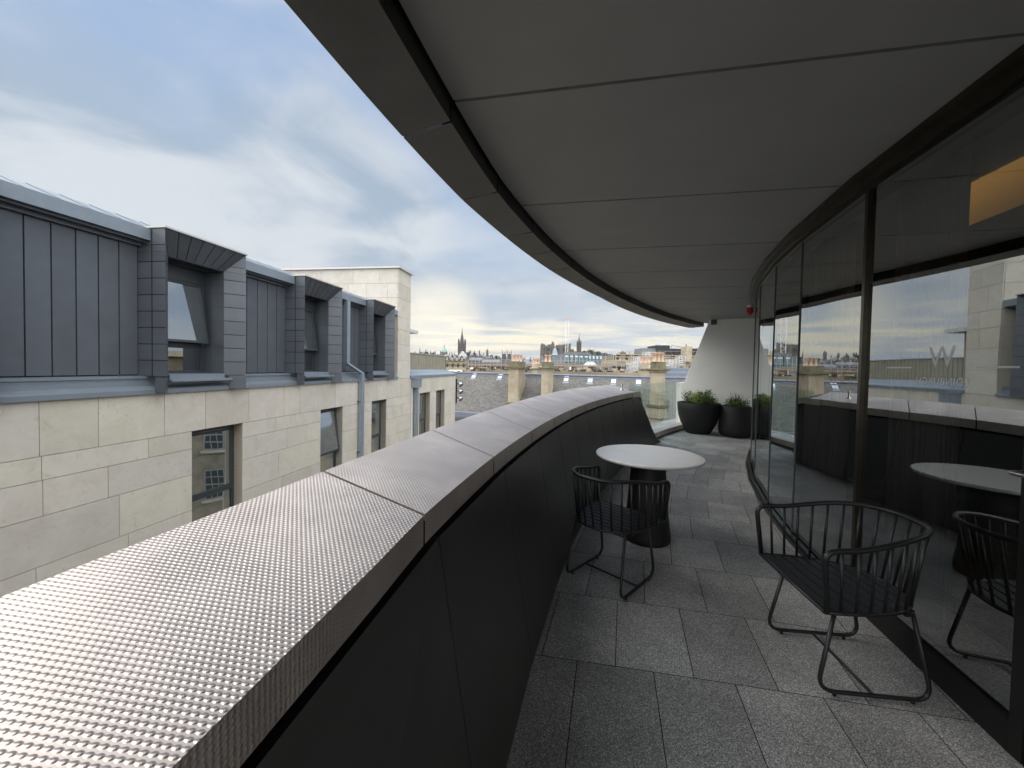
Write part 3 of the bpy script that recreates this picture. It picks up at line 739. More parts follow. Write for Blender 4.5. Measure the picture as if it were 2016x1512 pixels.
# planters
def leafcloud(b, n, fn, L, W, mn, r_, droop=.3):
    for _ in range(n):
        p, out = fn(); a = r_.uniform(0, 2*PI); d = (out*1.0+Vector((math.cos(a), math.sin(a), r_.uniform(-.5, .9)))*.9).normalized()
        s_ = d.cross(Vector((r_.uniform(-1, 1), r_.uniform(-1, 1), r_.uniform(-1, 1)))).normalized(); l = L*r_.uniform(.6, 1.25); w_ = W*r_.uniform(.7, 1.2)
        m1 = p+d*l*.5; tip = p+d*l-Vector((0, 0, l*droop*r_.random()))
        b.face([p, m1+s_*w_, tip, m1-s_*w_], mn)
pl = thing('bowl_planter', 'wide black bowl-shaped planter with a bushy green shrub', 'planter', (4.50, 9.32, 0), local=True)
b = MB(); b.lathe([(.25, 0), (.27, .012), (.33, .12), (.40, .27), (.445, .42), (.47, .57), (.48, .72), (.465, .735), (.45, .72), (.445, .66)], 'planter_black', (0, 0, 0), 56, capt=False); b.build('pot', pl)
b = MB(); b.lathe([(.445, .67), (.2, .69), (.01, .70)], 'soil', (0, 0, 0), 32, False, False); b.build('soil', pl)
pl2 = thing('tapered_planter', 'narrower black planter with tapering shoulders and spiky leaves', 'planter', (5.17, 8.93, 0), local=True)
b = MB(); b.lathe([(.24, 0), (.29, .012), (.335, .07), (.352, .16), (.35, .3), (.333, .5), (.31, .68), (.305, .70), (.285, .695), (.28, .64)], 'planter_black', (0, 0, 0), 56, capt=False); b.build('pot', pl2)
b = MB(); b.lathe([(.285, .65), (.01, .67)], 'soil', (0, 0, 0), 32, False, False); b.build('soil', pl2)
r_ = random.Random(3); b = MB()
for j in range(34):
    a = r_.uniform(0, 2*PI); rr = .36*math.sqrt(r_.random()); c = Vector((rr*math.cos(a), rr*math.sin(a), .70)); hh = r_.uniform(.10, .36)*(1.1-.4*rr/.4); ln = Vector((math.cos(a)*rr*.5, math.sin(a)*rr*.5, 1)).normalized()
    b.tube([c-Vector((0, 0, .04)), c+ln*hh], .003, 'bark', 4)
    def f1():
        f = r_.random(); return c+ln*hh*f+Vector((r_.gauss(0, .035), r_.gauss(0, .035), r_.gauss(0, .02))), ln
    leafcloud(b, 80, f1, .048, .013, 'foliage' if j % 3 else 'foliage_pale', r_)
tag(b.build('shrub'), 'bushy small-leaved green shrub growing in the wide bowl planter', 'plant').location = (4.50, 9.32, 0)
b = MB()
for j in range(60):
    a = r_.uniform(0, 2*PI); l = r_.uniform(.22, .42); tl = r_.uniform(.2, 1.1); c = Vector((r_.gauss(0, .06), r_.gauss(0, .06), .66)); pts = []
    for k in range(6):
        f = k/5; pts.append(c+Vector((math.cos(a)*math.sin(tl*f**.8)*l*f, math.sin(a)*math.sin(tl*f)*l*f, l*f*math.cos(tl*f*.9))))
    sd_ = Vector((-math.sin(a), math.cos(a), 0))
    for k in range(5):
        w0, w1 = .011*(1-(k/5)**2), .011*(1-((k+1)/5)**2); b.face([pts[k]-sd_*w0, pts[k]+sd_*w0, pts[k+1]+sd_*w1, pts[k+1]-sd_*w1], 'leaf_long' if j % 3 == 0 else 'foliage')
for j in range(14):
    a = r_.uniform(0, 2*PI); rr = r_.uniform(.08, .22); c = Vector((rr*math.cos(a), rr*math.sin(a), .70))
    leafcloud(b, 50, lambda: (c+Vector((r_.gauss(0, .035), r_.gauss(0, .035), abs(r_.gauss(0, .06)))), Vector((0, 0, 1))), .045, .012, 'foliage', r_)
tag(b.build('spiky_plant'), 'spiky long-leaved plant growing in the tapered planter', 'plant').location = (5.17, 8.93, 0)

# ------------------------------------------------------------------ building across the lane: local axes s (along), n (outward), z
DV = Vector((.15319, .98820, 0)); NV = Vector((.98820, -.15319, 0)); DP = 7.5
def bl(s_, n_, z_): v = DV*s_ - NV*(DP-n_); return Vector((v.x, v.y, z_+EYE))
ob = thing('office_building', 'pale limestone building with a grey zinc mansard and dormers across the lane', 'building', tuple(bl(8, 0, -16)))
def stone_run(b, s0, s1, zs, holes, n0=0., seed=1, plane=None, wmin=.6, wmax=1.5):
    """ashlar panels between course heights, cut round the openings"""
    r2 = random.Random(seed); pf = plane or (lambda s_, n_, z_: bl(s_, n_, z_))
    for za, zb in zip(zs, zs[1:]):
        cuts = {s0, s1}
        hs = [h for h in holes if h[2] < za-1e-3 and h[3] > zb+6e-3]
        for h in hs: cuts |= {h[0], h[1]}
        x = s0+r2.uniform(.2, wmax)
        while x < s1-.3:
            if all(abs(x-c) > .28 for c in cuts): cuts.add(x)
            x += r2.uniform(wmin, wmax)
        cs = sorted(cuts)
        for a, c in zip(cs, cs[1:]):
            if any(h[0]-1e-3 <= a and c <= h[1]+1e-3 for h in hs): continue
            e = .0045; tn = r2.uniform(.92, 1.02); tn = (tn, tn*r2.uniform(.985, 1.0), tn*r2.uniform(.94, 1.0))
            b.rng((a+e, n0-.03, zb+e), (c-e, n0, za-e), 'limestone', lambda x_, y_, z_: pf(x_, y_, z_), tn)
wins = [(2.75, 3.95), (6.68, 7.90), (10.71, 11.86), (13.74, 14.93)]; wins_l = [(-5.2, -4.0), (-1.2, 0.)]
wing = [(18.41, 19.88), (20.80, 22.30)]
HOLE = [(a, c, -3.9, -1.41) for a, c in wins+wins_l+wing]
holes = [(a, c, lo, hi) for a, c, lo, hi in HOLE]
zc = [-.60, -1.412, -1.76, -2.28, -3.0, -3.55, -3.9, -4.6, -5.4, -6.2]
def hz(a, c): return None
b = MB(); stone_run(b, -9, 17.2, zc, [(a, c, -3.91, -1.409) for a, c in wins+wins_l], 0, 5)
stone_run(b, 17.2, 24.4, zc, [(a, c, -3.91, -1.409) for a, c in wing], 0, 8)
b.build('stone_facade', ob)
b = MB()
hl = sorted(wins_l+wins+wing); x = -9.
for a, c in hl: b.rng((x, -.3, -3.9), (a-.001, -.028, -1.41), 'stone_joint', bl); x = c+.001
b.rng((x, -.3, -3.9), (24.4, -.028, -1.41), 'stone_joint', bl)
b.rng((-9, -.3, -1.409), (24.4, -.028, -.61), 'stone_joint', bl); b.rng((-9, -.3, -6.2), (24.4, -.028, -3.901), 'stone_joint', bl)
b.rng((-9, -8, -17.), (24.4, -.02, -6.2), 'stone_joint', bl); b.rng((24.1, -8, -6.2), (24.4, -.3, -.6), 'stone_joint', bl)
b.build('wall_core', ob)
# reveals in stone
def window(a, c, z0, z1, rec, parent, tilt=0, mull=None, transom=-2.86):
    fr = MB(); w_ = .055
    fr.rng((a, -rec-.06, z0), (a+w_, -rec, z1), 'window_frame', bl); fr.rng((c-w_, -rec-.06, z0), (c, -rec, z1), 'window_frame', bl)
    fr.rng((a+w_, -rec-.06, z1-.10), (c-w_, -rec, z1), 'window_frame', bl); fr.rng((a+w_, -rec-.06, z0), (c-w_, -rec, z0+w_), 'window_frame', bl)
    if transom is not None: fr.rng((a+w_, -rec-.058, transom-.05), (c-w_, -rec+.002, transom+.03), 'window_frame', bl)
    o = fr.build('window', parent)
    tz = transom if transom is not None else z0
    g_ = MB(); g_.face([bl(a+w_, -rec-.03, z0+w_), bl(c-w_, -rec-.03, z0+w_), bl(c-w_, -rec-.03, tz-.05), bl(a+w_, -rec-.03, tz-.05)], 'office_glass'); g_.build('lower_pane', o)
    # hinged upper sash
    h = z1-.10-(tz+.03); sw = lambda s_, n_, z_: bl(s_, -rec+.012+(z1-.1-z_)*math.sin(tilt)+n_, z1-.1-(z1-.1-z_)*math.cos(tilt))
    s2 = MB(); x0, x1, y0, y1 = a+w_+.003, c-w_-.003, tz+.035, z1-.105; q = .05
    for bb in (((x0, -.03, y0), (x0+q, .0, y1)), ((x1-q, -.03, y0), (x1, 0, y1)), ((x0+q, -.03, y1-q), (x1-q, 0, y1)), ((x0+q, -.03, y0), (x1-q, 0, y0+q))): s2.rng(bb[0], bb[1], 'window_frame', sw)
    s2.face([sw(x0+q, -.015, y0+q), sw(x1-q, -.015, y0+q), sw(x1-q, -.015, y1-q), sw(x0+q, -.015, y1-q)], 'office_glass'); s2.build('sash', o)
    # dim room behind
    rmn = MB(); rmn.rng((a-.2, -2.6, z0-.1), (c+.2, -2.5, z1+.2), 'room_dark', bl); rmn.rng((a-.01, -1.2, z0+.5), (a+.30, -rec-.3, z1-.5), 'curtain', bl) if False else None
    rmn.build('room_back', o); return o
for i, (a, c) in enumerate(hl):
    z0, z1 = -3.9, -1.41
    rv = .24
    b = MB(); b.face([bl(c+.001, -.03, z0), bl(c+.001, -.03, z1), bl(c+.001, -.32, z1), bl(c+.001, -.32, z0)], 'limestone', .93); b.build('reveal', ob)
    b = MB(); b.face([bl(a-.001, -.03, z0), bl(a-.001, -.32, z0), bl(a-.001, -.32, z1), bl(a-.001, -.03, z1)], 'limestone', .93); b.build('reveal', ob)
    window(a, c, z0, z1, rv, ob, tilt=math.radians(7) if abs(a-10.71) < .1 else 0, transom=-2.88)
# flashing ledge over the stone
b = MB()
def prism(b, prof, s0, s1, mn, f=bl):
    n = len(prof); b.mesh([f(s0, *p) for p in prof]+[f(s1, *p) for p in prof], [tuple(range(n))[::-1], tuple(range(n, 2*n))]+[(i, (i+1) % n, n+(i+1) % n, n+i) for i in range(n)], mn)
x = -9.
for x1 in (-6, -3, 0, 3, 6, 9, 12, 15, 15.9):
    prism(b, [(-.15, -.61), (.055, -.61), (.055, -.53), (.03, -.515), (-.12, -.47), (-.12, -.40), (-.15, -.40)], x+.002, x1-.002, 'zinc_light'); x = x1
prism(b, [(-.32, -.42), (-.155, -.42), (-.155, -.345), (-.13, -.335), (-.13, -.30), (-.32, -.285)], -9, 15.9, 'zinc_light')
b.build('flashing', ob)
b = MB(); b.rng((-9, -6, -.6), (15.9, -1.6, 2.1), 'zinc_gap', bl); b.rng((-9, -1.6, -.6), (15.9, -.33, -.303), 'zinc_gap', bl); b.build('mansard_core', ob)
# dormers
DM = [-5.16, -1.46, 2.13, 5.94, 9.60, 13.30]; DW = 1.74
def bay(s0, s1):
    b = MB(); n = max(1, round((s1-s0)/.30)); w_ = (s1-s0)/n; r2 = random.Random(int(s0*10))
    for i in range(n):
        tn = r2.uniform(.93, 1.05)
        b.rng((s0+i*w_+.010, -.325, -.265), (s0+(i+1)*w_-.010, -.30, 2.04), 'zinc', bl, tn)
    b.rng((s0, -.33, 2.045), (s1, -.22, 2.12), 'zinc', bl, 1.); b.rng((s0-.01, -.42, -.30), (s1+.01, -.327, 2.12), 'zinc_gap', bl)
    b.build('cladding_bay', ob)
    b = MB(); b.rng((s0, -.36, 2.14), (s1, -.02, 2.35), 'zinc_light', bl); b.rng((s0, -.35, 2.10), (s1, -.10, 2.138), 'zinc', bl, .8); b.build('gutter', ob)
for s0, s1 in [(-9, DM[0])]+[(a+DW, c) for a, c in zip(DM, DM[1:])]+[(DM[-1]+DW, 15.88)]: bay(s0, s1)
def dormer(s0):
    F = lambda s_, n_, z_: bl(s0+s_, n_, z_)
    W_ = DW; sp = .28
    b = MB(); zb, zt = -.30, 2.36; nb_ = 9; hh = (zt-zb)/nb_
    for i in range(nb_):
        za, ze = zb+i*hh+.008, zb+(i+1)*hh-.008; tn = rnd.uniform(.94, 1.05); cut = 0
        # the top of each jamb is mitred into the head
        L_ = [(0.003, -.31), (0.003, .28), (sp, .0), (sp, -.31)]
        zt_in = min(ze, 1.94)
        for mir in (0, 1):
            q = [((W_-x) if mir else x, y) for x, y in L_]
            lo = [F(x, y, za) for x, y in q]
            if za > 1.94: 
                continue
            hi = [F(x, y, min(ze, 1.94) if ze > 1.94 else ze) for x, y in q]
            b.hexa(lo+hi if not mir else lo[::-1]+hi[::-1], 'zinc', tn)
    # mitred upper jamb pieces and cheeks above the opening
    for mir in (0, 1):
        X = (lambda x: W_-x) if mir else (lambda x: x)
        for za, ze in ((1.945, 2.06), (2.07, 2.36)):
            ia, ie = (za-1.94)/.42, (ze-1.94)/.42
            xa, xe = sp*(1-ia), sp*(1-ie); ya, ye = .28*ia, .28*ie
            p = [F(X(.003), -.31, za), F(X(.003), .28, za), F(X(max(xa, .006)), ya, za), F(X(max(xa, .006)), -.31, za), F(X(.003), -.31, ze), F(X(.003), .28, ze), F(X(max(xe, .006)), ye, ze), F(X(max(xe, .006)), -.31, ze)]
            if mir: p = p[:4][::-1]+p[4:][::-1]
            b.hexa(p, 'zinc', rnd.uniform(.95, 1.03))
    # vertical seam lines on the outer cheek (return fold)
    # splayed head
    nh = 7
    for i in range(nh):
        f0, f1 = i/nh, (i+1)/nh; e = .009
        o0, o1 = lerp(.004, W_-.004, f0)+e, lerp(.004, W_-.004, f1)-e; i0, i1 = lerp(sp, W_-sp, f0)+e, lerp(sp, W_-sp, f1)-e
        lo = [F(o0, .28, 2.36), F(i0, 0, 1.94), F(i1, 0, 1.94), F(o1, .28, 2.36)]
        b.mesh(lo+[F(o0, .2, 2.38), F(i0, -.08, 1.96), F(i1, -.08, 1.96), F(o1, .2, 2.38)], [(0, 1, 2, 3), (4, 7, 6, 5), (0, 4, 5, 1), (3, 2, 6, 7)], 'zinc', rnd.uniform(.8, 1.0))
    b.rng((.012, -.3, zb), (sp-.006, -.012, 1.93), 'zinc_gap', F); b.rng((W_-sp+.006, -.3, zb), (W_-.012, -.012, 1.93), 'zinc_gap', F)
    b.rng((.02, -.3, 1.93), (W_-.02, -.10, 2.35), 'zinc_gap', F)
    for mir in (0, 1):
        q = [((W_-x) if mir else x, y) for x, y in [(.01, -.3), (.01, .265), (sp-.01, -.004), (sp-.01, -.3)]]
        p = [F(x, y, zb) for x, y in q]+[F(x, y, 2.0) for x, y in q]
        if mir: p = p[:4][::-1]+p[4:][::-1]
        b.hexa(p, 'zinc_gap')
    b.rng((-.003, -.008, zb), (.0025, .008, 2.34), 'zinc_gap', F)
    o = b.build('dormer', ob)
    # feet of the jambs
    for mir in (0, 1):
        b = MB()
        q = [((W_-x) if mir else x, y) for x, y in [(0.0, .06), (0.0, .285), (.215, .07), (.215, .06)]]
        p = [F(x, y, -.585) for x, y in q]+[F(x, y, -.308) for x, y in q]
        if mir: p = p[:4][::-1]+p[4:][::-1]
        b.hexa(p, 'zinc', .9); b.build('foot', o)
    # inner reveal, sill, cap, roof
    b = MB(); b.rng((sp-.012, -.50, -.28), (sp-.001, -.305, 1.94), 'zinc', F, .8); b.rng((W_-sp+.001, -.50, -.28), (W_-sp+.012, -.305, 1.94), 'zinc', F, .8)
    b.rng((W_-sp+.001, -.31, -.28), (W_-sp+.004, -.004, 1.94), 'zinc', F, .85); b.rng((sp, -.50, 1.94), (W_-sp, 0, 1.95), 'zinc', F, .8); b.build('inner_reveal', o)
    b = MB(); b.rng((sp+.002, -.55, -.30), (W_-sp-.002, .02, -.262), 'zinc_light', F); b.rng((sp+.002, .022, -.42), (W_-sp-.002, .03, -.262), 'zinc_light', F); b.rng((.22, .03, -.40), (W_-.22, .16, -.36), 'zinc_light', F); b.build('sill', o)
    b = MB(); b.rng((-.02, -1.6, 2.362), (W_+.02, .31, 2.392), 'zinc_cap', F); b.rng((0.004, -1.55, 2.0), (W_-.004, -.32, 2.36), 'zinc', F); b.build('cap', o)
    z0, z1, rec = -.262, 1.94, .48; a, c = s0+sp+.002, s0+W_-sp-.002
    fr = MB(); w_ = .06
    fr.rng((a, -.55, z0), (a+w_, -.49, z1), 'window_frame', bl); fr.rng((c-w_, -.55, z0), (c, -.49, z1), 'window_frame', bl)
    fr.rng((a+w_, -.55, z1-.30), (c-w_, -.49, z1), 'window_frame', bl); fr.rng((a+w_, -.55, z0), (c-w_, -.49, z0+w_), 'window_frame', bl); fr.rng((a+w_, -.55, .26), (c-w_, -.49, .36), 'window_frame', bl)
    fr.build('window_frame', o)
    g_ = MB(); g_.face([bl(a+w_, -.52, z0+w_), bl(c-w_, -.52, z0+w_), bl(c-w_, -.52, .26), bl(a+w_, -.52, .26)], 'office_glass'); g_.build('lower_pane', o)
    tl = math.radians(8); ZT = z1-.31; sw = lambda s_, n_, z_: bl(s_, -.485+(ZT-z_)*math.sin(tl)+n_, ZT-(ZT-z_)*math.cos(tl))
    s2 = MB(); x0, x1, y0, y1 = a+w_+.003, c-w_-.003, .365, ZT; q = .05
    for bb in (((x0, -.04, y0), (x0+q, 0, y1)), ((x1-q, -.04, y0), (x1, 0, y1)), ((x0+q, -.04, y1-q), (x1-q, 0, y1)), ((x0+q, -.04, y0), (x1-q, 0, y0+q))): s2.rng(bb[0], bb[1], 'window_frame', sw)
    s2.face([sw(x0+q, -.02, y0+q), sw(x1-q, -.02, y0+q), sw(x1-q, -.02, y1-q), sw(x0+q, -.02, y1-q)], 'office_glass'); s2.build('sash', o)
for s0 in DM: dormer(s0)
# roof above the gutter, seams
b = MB(); b.face([bl(-9, -.2, 2.36), bl(15.9, -.2, 2.36), bl(15.9, -1.3, 2.82), bl(-9, -1.3, 2.82)], 'zinc_light'); b.face([bl(-9, -1.3, 2.82), bl(15.9, -1.3, 2.82), bl(15.9, -8, 2.84), bl(-9, -8, 2.84)], 'lead')
x = -8.8
while x < 15.8:
    b.hexa([bl(x, -.22, 2.36), bl(x+.025, -.22, 2.36), bl(x+.025, -1.3, 2.81), bl(x, -1.3, 2.81), bl(x, -.24, 2.38), bl(x+.025, -.24, 2.38), bl(x+.025, -1.3, 2.83), bl(x, -1.3, 2.83)], 'zinc'); x += .42
b.build('roof', ob)
# stone stair tower at the end
b = MB(); tz = [4.16, 3.52, 2.9, 2.1, 1.55, .9, .2, -.6]
stone_run(b, 15.9, 17.2, tz, [], .002, 21, wmin=1.3, wmax=1.4)
TS = 15.9
pf = lambda s_, n_, z_: bl(TS-n_, -s_, z_)
stone_run(b, .035, 7.5, tz, [], 0, 11, plane=pf, wmin=.8, wmax=1.6)
tw = b.build('tower', ob)
b = MB(); b.rng((15.935, -7.5, -.6), (17.2, -.03, 4.15), 'stone_joint', bl); b.build('tower_core', tw)
b = MB(); b.rng((15.80, -7.6, 4.165), (17.3, .09, 4.23), 'zinc_cap', bl); b.build('coping', tw)
b = MB(); b.rng((17.2, -.55, 1.95), (17.75, .14, 2.08), 'concrete_cap', bl) if False else None
b.rng((17.3, -5, 1.55), (18.4, -.1, 1.70), 'concrete_cap', bl); b.rng((17.205, -5, -.3), (18.1, -.5, 1.55), 'screen', bl); b.build('rooftop_canopy', ob)
# low wing: flashing, roof, plant screen
b = MB(); prism(b, [(-.3, -.61), (.055, -.61), (.055, -.50), (-.3, -.42)], 17.22, 24.5, 'zinc_light'); prism(b, [(-1.6, -.55), (-.31, -.55), (-.31, -.42), (-.6, -.27), (-1.6, -.27)], 17.22, 24.5, 'zinc_light')
b.rng((17.22, -8, -.6), (24.4, -1.6, -.3), 'lead', bl); b.build('wing_flashing', ob)
sc = thing('plant_screen', 'olive ribbed metal screen on the roof of the low wing', 'screen', tuple(bl(27, -3, -.6)))
b = MB(); x = 19.
b.rng((18.4, -3.2, -.5), (31.3, -3.05, .79), 'screen', bl)
while x < 31.2: b.rng((x, -3.05, -.5), (x+.12, -3.02, .77), 'screen', bl); x += .3
b.rng((18.4, -3.25, .792), (31.35, -2.98, .83), 'zinc_cap', bl)
b.build('ribbed_sheet', sc)
b = MB(); b.rng((24.6, -9, -16), (31.6, -2.9, -.62), 'stone_joint', bl); tag(b.build('rear_block'), 'plain low block carrying the far part of the ribbed screen', 'building')
# downpipes
def pipe_seg(b, pts, w_, d_, mn):
    for p, q in zip(pts, pts[1:]):
        (s0, n0, z0), (s1, n1, z1) = p, q
        b.hexa([bl(s0, n0, z0), bl(s0+w_, n0, z0), bl(s0+w_, n0-d_, z0), bl(s0, n0-d_, z0), bl(s1, n1, z1), bl(s1+w_, n1, z1), bl(s1+w_, n1-d_, z1), bl(s1, n1-d_, z1)], mn)
b = MB(); pipe_seg(b, [(12.75, .16, -6.2), (12.75, .16, -.32)], .17, .13, 'pipe_zinc'); pipe_seg(b, [(12.75, .16, -.32), (12.05, .02, 0.02)], .17, .13, 'pipe_zinc'); pipe_seg(b, [(12.05, .02, .02), (12.05, .02, 2.13)], .17, .13, 'pipe_zinc')
for z_ in (-1.3, -3.1, -4.9): b.rng((12.72, -.0, z_-.05), (12.95, .12, z_+.0), 'zinc', bl)
b.build('downpipe', ob)
b = MB(); b.rng((17.35, .0, -1.06), (17.95, .30, -.64), 'pipe_zinc', bl); b.rng((17.32, .0, -.66), (17.98, .33, -.63), 'zinc_light', bl); pipe_seg(b, [(17.62, .2, -6.2), (17.62, .2, -1.06)], .2, .15, 'pipe_zinc')
b.rng((17.36, .03, -6.2), (17.39, .06, -1.06), 'white_paint', bl); b.build('hopper_downpipe', ob)
# floodlights at the corner
fl = thing('floodlight_bracket', 'black bracket with three floodlights on the corner of the low stone wing', 'floodlights', tuple(bl(24.5, .05, -2.2)))
b = MB(); b.rng((24.42, .02, -2.45), (24.50, .10, -.85), 'black_frame', bl); b.build('bar', fl)
for z_ in (-1.15, -1.62, -2.08):
    b = MB(); c = bl(24.5, .16, z_); b.tube([bl(24.46, .1, z_), bl(24.6, .25, z_)], .03, 'black_frame', 6)
    e = Vector((.55, -.45, -.6)).normalized(); c0 = bl(24.62, .22, z_+.02); b.tube([c0-e*.06, c0+e*.05, c0+e*.20], [.05, .12, .16], 'steel', 10); b.build('floodlight', fl)

# ------------------------------------------------------------------ slate-roofed terrace of houses, frontal
RD = Vector((.952, -.307, 0)); RN = Vector((-.307, -.952, 0)); R0_ = at(880, 733.5, 51.0)
def sl_(a, o, z_): v = R0_ + RD*a + RN*o; return Vector((v.x, v.y, z_))
ZR = R0_.z; ZE = ZR-4.3; OE = 5.1
hs = thing('slate_roof_terrace', 'long old stone terrace with a grey slate roof and lead ridge beyond the parapet', 'building', tuple(sl_(15, 0, -16)))
def slate_quad(b, a0, a1):
    L_ = math.hypot(OE, 4.3); b.face([sl_(a0, OE, ZE), sl_(a1, OE, ZE), sl_(a1, 0, ZR-.02), sl_(a0, 0, ZR-.02)], 'slate', 1., [(a0, 0), (a1, 0), (a1, L_), (a0, L_)])
b = MB()
for k in range(-3, 14): slate_quad(b, k*2.2, (k+1)*2.2)
b.face([sl_(-6.6, 0, ZR-.02), sl_(30.8, 0, ZR-.02), sl_(30.8, -5, ZE), sl_(-6.6, -5, ZE)], 'slate', 1., [(0, 0), (37, 0), (37, 6), (0, 6)])
b.build('roof', hs)
b = MB(); b.rng((-6.6, OE-.6, -16), (30.8, OE+.1, ZE-.9), 'sandstone', sl_) ; b.rng((-6.6, -5, -16), (30.8, -4.8, ZE), 'sandstone', sl_); b.build('wall', hs)
b = MB(); b.tube([sl_(-6.6, 0, ZR+.05), sl_(30.8, 0, ZR+.05)], .12, 'lead', 8)
b.rng((-6.6, .05, ZR-.32), (30.8, .35, ZR-.12), 'lead', sl_); b.rng((-6.6, OE-.1, ZE-.15), (30.8, OE+.7, ZE-.02), 'lead', sl_); b.rng((-6.6, OE+.1, ZE-.85), (30.8, OE+.8, ZE-.6), 'lead', sl_)
b.rng((-6.6, OE+.75, ZE-.6), (30.8, OE+.95, ZE-.02), 'lead', sl_); b.build('lead_flashing', hs)
# arched dormer head by the gutter
b = MB(); pts = [sl_(1.6+1.1*math.cos(a)*-1+1.0, OE+1.5, ZE-1.5+.45*math.sin(a)) for a in [PI*k/12 for k in range(13)]]
b.tube(pts, .12, 'zinc_cap', 6); b.face([p-Vector((0, 0, .05)) for p in pts], 'dark_stone'); b.build('arched_dormer', hs)
sky_px = [(934, 738.6), (985, 740), (1115, 745), (1162, 747), (1208, 748.5), (1257, 750)]
def onroof(px, py):
    d = FW + RT*((px-1008)/FP) + UP*(-(py-742)/FP); nr = Vector((RN.x*4.3, RN.y*4.3, OE)).normalized(); k = (Vector((R0_.x, R0_.y, ZR))-Vector((0, 0, EYE))).dot(nr)/d.dot(nr); q = d*k; q.z += EYE
    v = q-Vector((R0_.x, R0_.y, 0)); return v.dot(RD), v.dot(RN)
for px, py in sky_px:
    a, o = onroof(px, py); b = MB(); kz = 4.3/OE; f_ = lambda s_, n_, z_: sl_(a+s_, o+n_, ZR-(o+n_)*kz+z_)
    b.rng((-.31, -.3, -.05), (.31, .50, .035), 'grey_paint', f_); b.rng((-.26, -.26, .036), (-.02, .42, .040), 'skylight', f_); b.rng((.02, -.26, .036), (.26, .42, .040), 'skylight', f_); b.rng((-.36, .5, -.02), (.36, .62, .02), 'zinc_light', f_)
    b.build('roof_window', hs)
# chimneys
def pots(b, cx, cy, z_, n, dx_, rz, r=.17, h=.75):
    for i in range(n):
        o = (i-(n-1)/2)*dx_; b.lathe([(r, 0), (r*.86, .1), (r*.8, h*.8), (r*1.0, h*.84), (r*.95, h)], 'terracotta', (cx+o*math.cos(rz), cy+o*math.sin(rz), z_), 10)
def chimney(label, pxl, pxr, ytop, Y, depth, zbot, npots, rz, cap=.28, ledge=None, poth=.8, group=None, mossy=True):
    pc = at((pxl+pxr)/2, ytop, Y); w_ = (pxr-pxl)/FP*Y*math.cos(math.atan2(pc.x, pc.y))**0; zt = pc.z; ax = Vector((math.cos(rz), math.sin(rz), 0)); dp = Vector((-math.sin(rz), math.cos(rz), 0))
    c = Vector((pc.x, pc.y, 0))+dp*depth/2
    t_ = thing('chimney_stack', label, 'chimney', (c.x, c.y, zbot), group, 0)
    b = MB(); b.box((c.x, c.y, (zt-.9+zbot)/2), (w_, depth, zt-.9-zbot), 'sandstone', rz)
    if ledge: b.box((c.x, c.y, ledge), (w_+.5, depth+.5, .25), 'mossy_stone', rz); b.box((c.x, c.y, ledge-.6), (w_+.3, depth+.3, .9), 'sandstone', rz)
    b.build('shaft', t_, bevel=.03)
    b = MB(); b.box((c.x, c.y, zt-.83), (w_+.25, depth+.25, .14), 'sandstone', rz); b.box((c.x, c.y, zt-.68), (w_+.6, depth+.6, .16), 'mossy_stone' if mossy else 'sandstone', rz); b.box((c.x, c.y, zt-.30), (w_+.02, depth+.02, .60), 'mossy_stone' if mossy else 'sandstone', rz); b.build('cap', t_, bevel=.03)
    for i in range(npots):
        o = (i-(npots-1)/2)*.42; b = MB(); b.lathe([(.2, 0), (.16, .1), (.155, poth*.8), (.2, poth*.84), (.19, poth)], 'terracotta', (c.x+o*ax.x, c.y+o*ax.y, zt), 10); b.build('chimney_pot', t_)
    return t_
rzr = math.atan2(-.307, .952)
chimney('tall sandstone chimney stack with terracotta pots, left of the pair on the slate roof', 1001, 1021.5, 711, 43.7, 2.8, -9, 3, rzr, ledge=at(1010, 794, 43.7).z)
chimney('slimmer sandstone chimney stack with terracotta pots, right of the pair on the slate roof', 1066, 1081, 712, 42.6, 2.6, -9, 2, rzr)
chimney('broad sandstone chimney stack seen behind the glass balustrade', 1296, 1313, 712, 33.0, 1.05, -8, 3, .38, ledge=at(1305, 800, 33).z)
chimney('pale sandstone chimney half hidden behind the broad stack', 1264, 1278, 714, 46.0, 2., -6, 3, rzr, mossy=False)
chimney('small far sandstone chimney between the two tall stacks', 1047, 1058, 716, 60.0, 2., -6, 3, rzr, mossy=False)
# lead-roofed block right of the broad chimney
lb = thing('lead_roof_block', 'low block with stepped blue lead roof right of the broad chimney', 'building', tuple(at(1345, 760, 46)))
b = MB(); p = at(1350, 724, 47)
for i, (z_, y_) in enumerate(((724, 52), (733, 49), (743, 46))):
    q0, q1 = at(1312, z_, y_), at(1420, z_, y_+2); b.hexa([(q0.x, q0.y, -9), (q1.x, q1.y, -9), (q1.x, q1.y+4, -9), (q0.x, q0.y+4, -9), (q0.x, q0.y, q0.z), (q1.x, q1.y, q0.z), (q1.x, q1.y+4, q0.z+.1), (q0.x, q0.y+4, q0.z+.1)], 'lead')
    b.hexa([(q0.x, q0.y-.05, q0.z-.12), (q1.x, q1.y-.05, q0.z-.12), (q1.x, q1.y, q0.z-.12), (q0.x, q0.y, q0.z-.12), (q0.x, q0.y-.05, q0.z+.06), (q1.x, q1.y-.05, q0.z+.06), (q1.x, q1.y, q0.z+.06), (q0.x, q0.y, q0.z+.06)], 'zinc_light')
b.build('lead_roof', lb)

